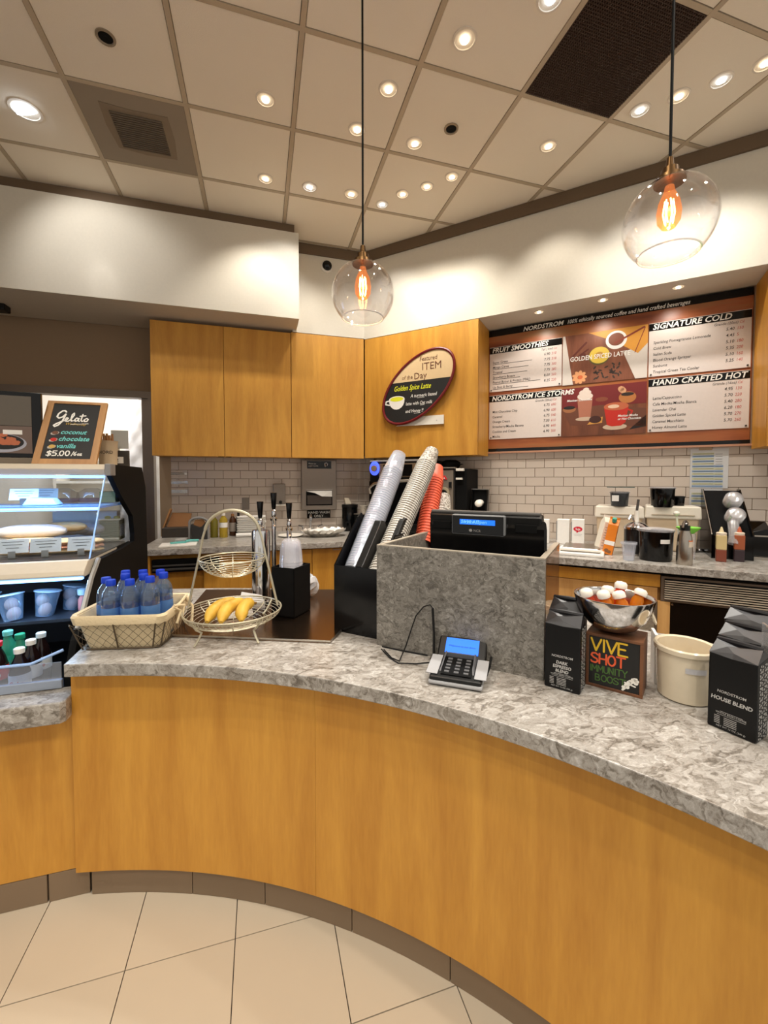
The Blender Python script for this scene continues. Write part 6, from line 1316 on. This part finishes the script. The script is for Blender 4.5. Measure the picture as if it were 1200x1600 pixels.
# cups, canisters, tubs
p = onbc(982, 875); t = thing('clear_tumbler', 'clear plastic cup with ribbed sides on the worktop edge', 'plastic cup', p, 0); obj('cup_body', MB().shell([(.001, .001), (.030, 0), (.031, .01), (.041, .10), (.047, .103), (.047, .115), (.043, .116)], 24), CUPC, t, smooth=True); obj('cup_rings', MB().shell([(.0335, .03), (.0345, .033), (.0345, .036), (.036, .05), (.037, .053), (.0375, .056)], 24), CUPM, t, smooth=True)
p = onbc(996, 868); t = thing('pump_canister', 'black round canister with chrome pump behind the clear cup', 'pump canister', p + Vector((.02, .03, 0)), 0); h = .19
obj('canister_body', MB().lathe([(.072, 0), (.074, .006), (.074, h), (0, h)], 32), mat('charcoal_gloss', (30, 28, 28), .2), t, smooth=True); obj('steel_rim', MB().lathe([(.078, h - .014), (.078, h), (.05, h + .022), (.02, h + .035), (0, h + .036)], 32), CHROME, t, smooth=True)
obj('pump_stem', MB().cyl((.0, 0, h + .03), (.0, 0, h + .11), .014, 14), WPLAS, t, smooth=True); obj('pump_rod', MB().cyl((0, 0, h + .11), (.012, 0, h + .185), .008, 10), DGREY, t, smooth=True); obj('spout', MB().tube([(-.02, 0, h + .03), (-.06, -.02, h + .075), (-.09, -.035, h + .08), (-.115, -.045, h + .055)], .006, 8), CHROME, t, smooth=True)
obj('canister_foot', MB().lathe([(.077, 0), (.077, .012), (.074, .014)], 30), STEEL, t, smooth=True)
p = onbc(1028, 877) + Vector((.03, .045, 0)); t = thing('large_black_crock', 'widest black round container with small white label on the worktop', 'container', p, 0); h = .185
obj('body', MB().lathe([(.082, 0), (.090, .01), (.096, h - .01), (.1, h), (0, h)], 36), BLACKG, t, smooth=True); obj('clear_lid', MB().lathe([(.102, h), (.102, h + .012), (.06, h + .018), (0, h + .02)], 36), CUPM, t, smooth=True)
m = MB(); m.T = Matrix.Rotation(R(-20), 4, 'Z'); 
for k in range(5): a0, a1 = R(-90 + (k - 2) * 7), R(-90 + (k - 1) * 7); m.poly([(.0965 * math.cos(a0), .0965 * math.sin(a0), .115), (.0965 * math.cos(a1), .0965 * math.sin(a1), .115), (.0965 * math.cos(a1), .0965 * math.sin(a1), .14), (.0965 * math.cos(a0), .0965 * math.sin(a0), .14)])
obj('paper_label', m, PAPER, t)
p = onbc(1069, 882); t = thing('steel_thermos', 'brushed steel whipped cream dispenser with orange-edged label', 'dispenser bottle', p, 0); h = .235
obj('bottle_body', MB().lathe([(.040, 0), (.042, .004), (.042, .09), (.036, .17), (.024, .205), (.024, .21)], 28), STEEL, t, smooth=True); obj('black_head', MB().lathe([(.026, .205), (.026, .235), (0, .237)], 24), BLACK, t, smooth=True); obj('head_top', MB().lathe([(.014, .237), (.018, .245), (.010, .258), (0, .26)], 16), CHROME, t, smooth=True); obj('lever', MB().tube([(.02, 0, .245), (-.01, -.01, .262), (-.035, -.02, .258), (-.05, -.025, .225)], .007, 8), mat('lever_brown', (96, 84, 74), .4, .5), t, smooth=True)
m = MB(); m2 = MB()
for k in range(6):
    a0, a1 = R(-112 + k * 9), R(-103 + k * 9); r = .0405; P = lambda a, z: (r * math.cos(a), r * math.sin(a), z); m.poly([P(a0, .105), P(a1, .105), P(a1, .142), P(a0, .142)]); m2.poly([P(a0, .142), P(a1, .142), P(a1, .149), P(a0, .149)])
obj('paper_label', m, mat('label_cream', (222, 206, 186), .6), t); obj('paper_label', m2, mat('label_orange', (222, 110, 50), .6), t, label='orange top edge of the label')
p = onbc(1083, 876) + Vector((.03, .06, 0)); t = thing('green_lid_jug', 'white jug with bright green lid hidden behind the steel cream dispenser', 'jug', p, 0); obj('body', MB().lathe([(.040, 0), (.042, .15), (.04, .165), (0, .165)], 24), CUPM, t, smooth=True); obj('green_lid', MB().lathe([(.03, .165), (.065, .198), (.066, .204), (.06, .204), (0, .18)], 24), mat('lime_green', (130, 214, 70), .4), t, smooth=True)
def tub(lab, xl, xr, K, w=None):
    a = oK(xl, 860, K); b = oK(xr, 860, K); z1 = oK((xl + xr) / 2, 791, K).z; c = D((a.x + b.x) / 2, K + .12, BC); t = thing('storage_tub', lab, 'storage tub', c, DR, 'white lidded tubs'); hw = (b.x - a.x) / 2; h = z1 - BC
    obj('tub_body', MB().hexa([(-hw * .84, -.10, 0), (hw * .84, -.10, 0), (hw * .84, .10, 0), (-hw * .84, .10, 0), (-hw * .93, -.115, h * .8), (hw * .93, -.115, h * .8), (hw * .93, .115, h * .8), (-hw * .93, .115, h * .8)]), mat('tub_plastic', (216, 194, 164), .35), t, bevel=.012)
    obj('tub_lid', MB().hexa([(-hw, -.125, h * .72), (hw, -.125, h * .72), (hw, .125, h * .72), (-hw, .125, h * .72), (-hw * .97, -.12, h), (hw * .97, -.12, h), (hw * .9, .125, h), (-hw * .9, .125, h)]), mat('tub_lid', (232, 224, 208), .3), t, bevel=.010)
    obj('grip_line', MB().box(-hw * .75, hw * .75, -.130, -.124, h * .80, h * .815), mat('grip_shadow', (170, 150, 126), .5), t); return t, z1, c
t1, zt1, c1 = tub('white lidded tub under the small black container', 928, 1006, 3.56); t2, zt2, c2 = tub('white lidded tub under the tall black container', 1006, 1096, 3.56)
def roundbox(px, K, yb, yt, rpx, lab, lid, body=BLACKG, extra=None, name='black_container'):
    p = oK(px, (yb + yt) / 2, K); zb_ = zt1 + .001; zt = oK(px, yt, K).z; r = abs(oK(px + rpx, 780, K).x - oK(px - rpx, 780, K).x) / 2; h = zt - zb_
    t = thing(name, lab, 'container', D(p.x, K, zb_), DR); obj('body', MB().lathe([(r * .86, 0), (r * .9, .004), (r, h - .01), (r, h - .004), (0, h - .004)], 30), body, t, smooth=True); obj('lid', MB().lathe([(r * 1.06, h - .012), (r * 1.08, h - .004), (r * .9, h), (0, h)], 30), lid, t, smooth=True)
    if extra: extra(t, r, h)
    return t
roundbox(1035, 3.60, 794, 761, 20, 'tall black round container with white lid on the tub', CUPM)
roundbox(1061, 3.66, 796, 775, 9, 'small black cup beside the tall black container', BLACK, name='black_cup')
def ex3(t, r, h):
    obj('paper_label', MB().box(-r * .8, -.005, -r - .004, -r + .0, h * .35, h * .75), PAPER, t)
    obj('clear_sleeve', MB().box(-r * 1.2, r * 1.15, -r * 1.1, r * 1.1, 0, h + .03), CUPC if False else clear('box_clear', base=.04, edge=.3), t); obj('green_sheet', MB().box(-r * 1.35, r * 1.5, -r * 1.2, r * 1.2, h + .031, h + .036), mat('dark_green_lid', (50, 74, 66), .3), t)
roundbox(968, 3.60, 793, 768, 15, 'small black container with label under a dark green flat lid', CUPM, extra=ex3)
t = thing('white_spoon', 'white round-headed spoon sticking up behind the steel cream dispenser', 'spoon', onbc(1066, 872) + Vector((.03, .05, 0)), 0); obj('handle', MB().cyl((0.02, 0, 0), (.0, .02, .27), .006, 8), WPLAS, t, smooth=True); obj('head', MB().ball((0, .02, .285), .02, .02, .016, 12, 8), WPLAS, t, smooth=True)
# black lid organiser
KL = 3.50; a = oK(1108, 850, KL); b = oK(1170, 855, KL); zt_ = oK(1150, 765, 3.7).z - BC
t = thing('lid_organizer', 'tall black slanted organizer holding two stacks of clear lids', 'lid organizer', D((a.x + b.x) / 2, KL, BC), DR); hw = (b.x - a.x) / 2
for s_ in (-1, 1): obj('side_panel', MB().prismx([(-.10, 0), (.30, 0), (.33, zt_), (.26, zt_), (-.10, .16)], s_ * hw - .004, s_ * hw + .004), BLACKG, t)
obj('slant_panel', MB().prismx([(-.09, .12), (.27, zt_ - .01), (.28, zt_ - .01), (-.08, .10)], -hw, hw), BLACKM, t); obj('front_panel', MB().box(-hw, hw, -.10, -.094, 0, .15), BLACKG, t); obj('steel_edge', MB().prismx([(-.104, .155), (-.10, .165), (.25, zt_ + .002), (.255, zt_ - .006)], -hw - .006, -hw - .002), STEEL, t); obj('steel_edge', MB().prismx([(-.02, .12), (-.01, .13), (.16, zt_ * .72), (.165, zt_ * .70)], -.004, .0), STEEL, t)
CLL = clear('clear_lid', base=.22, edge=.9, milky=.2, milkc=(235, 235, 240), rough=.08)
p = oK(1146, 780, KL + .10); q = oK(1151, 805, KL)
def lids2(n, px, py, K, r, label, group):
    p = oK(px, py, K); d = me('lid_body', MB().shell([(r, 0), (r * 1.02, .004), (r * .95, .008), (r * .85, .012), (r * .8, .022), (r * .5, .026), (r * .3, .022), (.001, .022)], 26)); d.materials.append(CLL)
    for f_ in d.polygons: f_.use_smooth = True
    for k in range(n): t = thing('cup_cover', label, 'cup lid', D(p.x, K, p.z) + D(0, .012) * k + Vector((0, 0, -.006)) * k, (PI / 2 - .55, 0, DR), group); obj('lid_body', d, None, t)
lids2(6, 1147, 779, KL + .06, .050, 'clear lid in the upper stack of the black organizer', 'upper stack of clear lids')
lids2(6, 1150, 804, KL - .06, .050, 'clear lid in the lower stack of the black organizer', 'lower stack of clear lids')
t = thing('lid_sleeve_bag', 'clear sleeve of lids sliding down the front of the black organizer', 'lid sleeve', D(oK(1148, 830, KL - .14).x, KL - .14, oK(1148, 830, KL - .14).z), DR); obj('sleeve', MB().tube([(.0, .05, .05), (0, .0, -.03), (-.01, -.02, -.08)], .030, 14), CLL, t, smooth=True)
p = oK(1172, 862, 3.35); t = thing('black_caddy', 'short black caddy beside the lid organizer behind the dark squeeze bottle', 'caddy', D(p.x + .075, 3.52, BC), DR); h = oK(1172, 815, 3.52).z - BC
obj('caddy_body', MB().hexa([(-.06, -.05, .02), (.045, -.05, .02), (.045, .06, .02), (-.06, .06, .02), (-.06, -.05, h * .7), (.045, -.05, h * .85), (.05, .06, h), (-.03, .06, h)]), BLACKG, t, bevel=.004); obj('steel_rim', MB().box(-.064, .049, -.055, -.045, h * .62, h * .66), STEEL, t); obj('steel_base', MB().box(-.06, .05, -.055, .06, 0, .018), STEEL, t)
for px, lab, up, lo, tip, yy in ((1126, 'square squeeze bottle of caramel with pale upper half', (206, 184, 132), (126, 60, 40), (232, 214, 170), 877), (1154, 'square squeeze bottle of dark chocolate with brown upper half', (160, 84, 50), (50, 34, 40), (196, 100, 66), 877)):
    p = onbc(px, yy); t = thing('squeeze_bottle', lab, 'squeeze bottle', p, R(-50), 'two square squeeze bottles'); w = .026
    obj('sauce', MB().hexa([(-w, -w, 0), (w, -w, 0), (w, w, 0), (-w, w, 0), (-w, -w, .075), (w, -w, .075), (w, w, .075), (-w, w, .075)]), mat('sauce%d' % px, lo, .35), t, bevel=.004); obj('upper_body', MB().box(-w, w, -w, w, .075, .165), mat('upper%d' % px, up, .35), t, bevel=.004)
    obj('cap', MB().lathe([(.026, .165), (.027, .178), (.020, .182), (0, .183)], 20), mat('capc%d' % px, (226, 210, 190), .4), t, smooth=True); obj('nozzle', MB().lathe([(.014, .18), (.010, .195), (.004, .215), (0, .216)], 16), mat('tip%d' % px, tip, .4), t, smooth=True)
p = onbc(1100, 862); t = thing('measuring_spoons', 'small pile of silver measuring spoons on the worktop by the organizer', 'spoons', p + Vector((0, .04, 0)), R(-40))
for k in range(3): obj('spoon', MB().ball((.01 * k, .03 * (k - 1), .01), .026, .018, .009, 12, 6).tube([(.03, .03 * (k - 1), .008), (.10, .03 * (k - 1) + .01, .006)], .004, 6), CHROME, t, smooth=True)
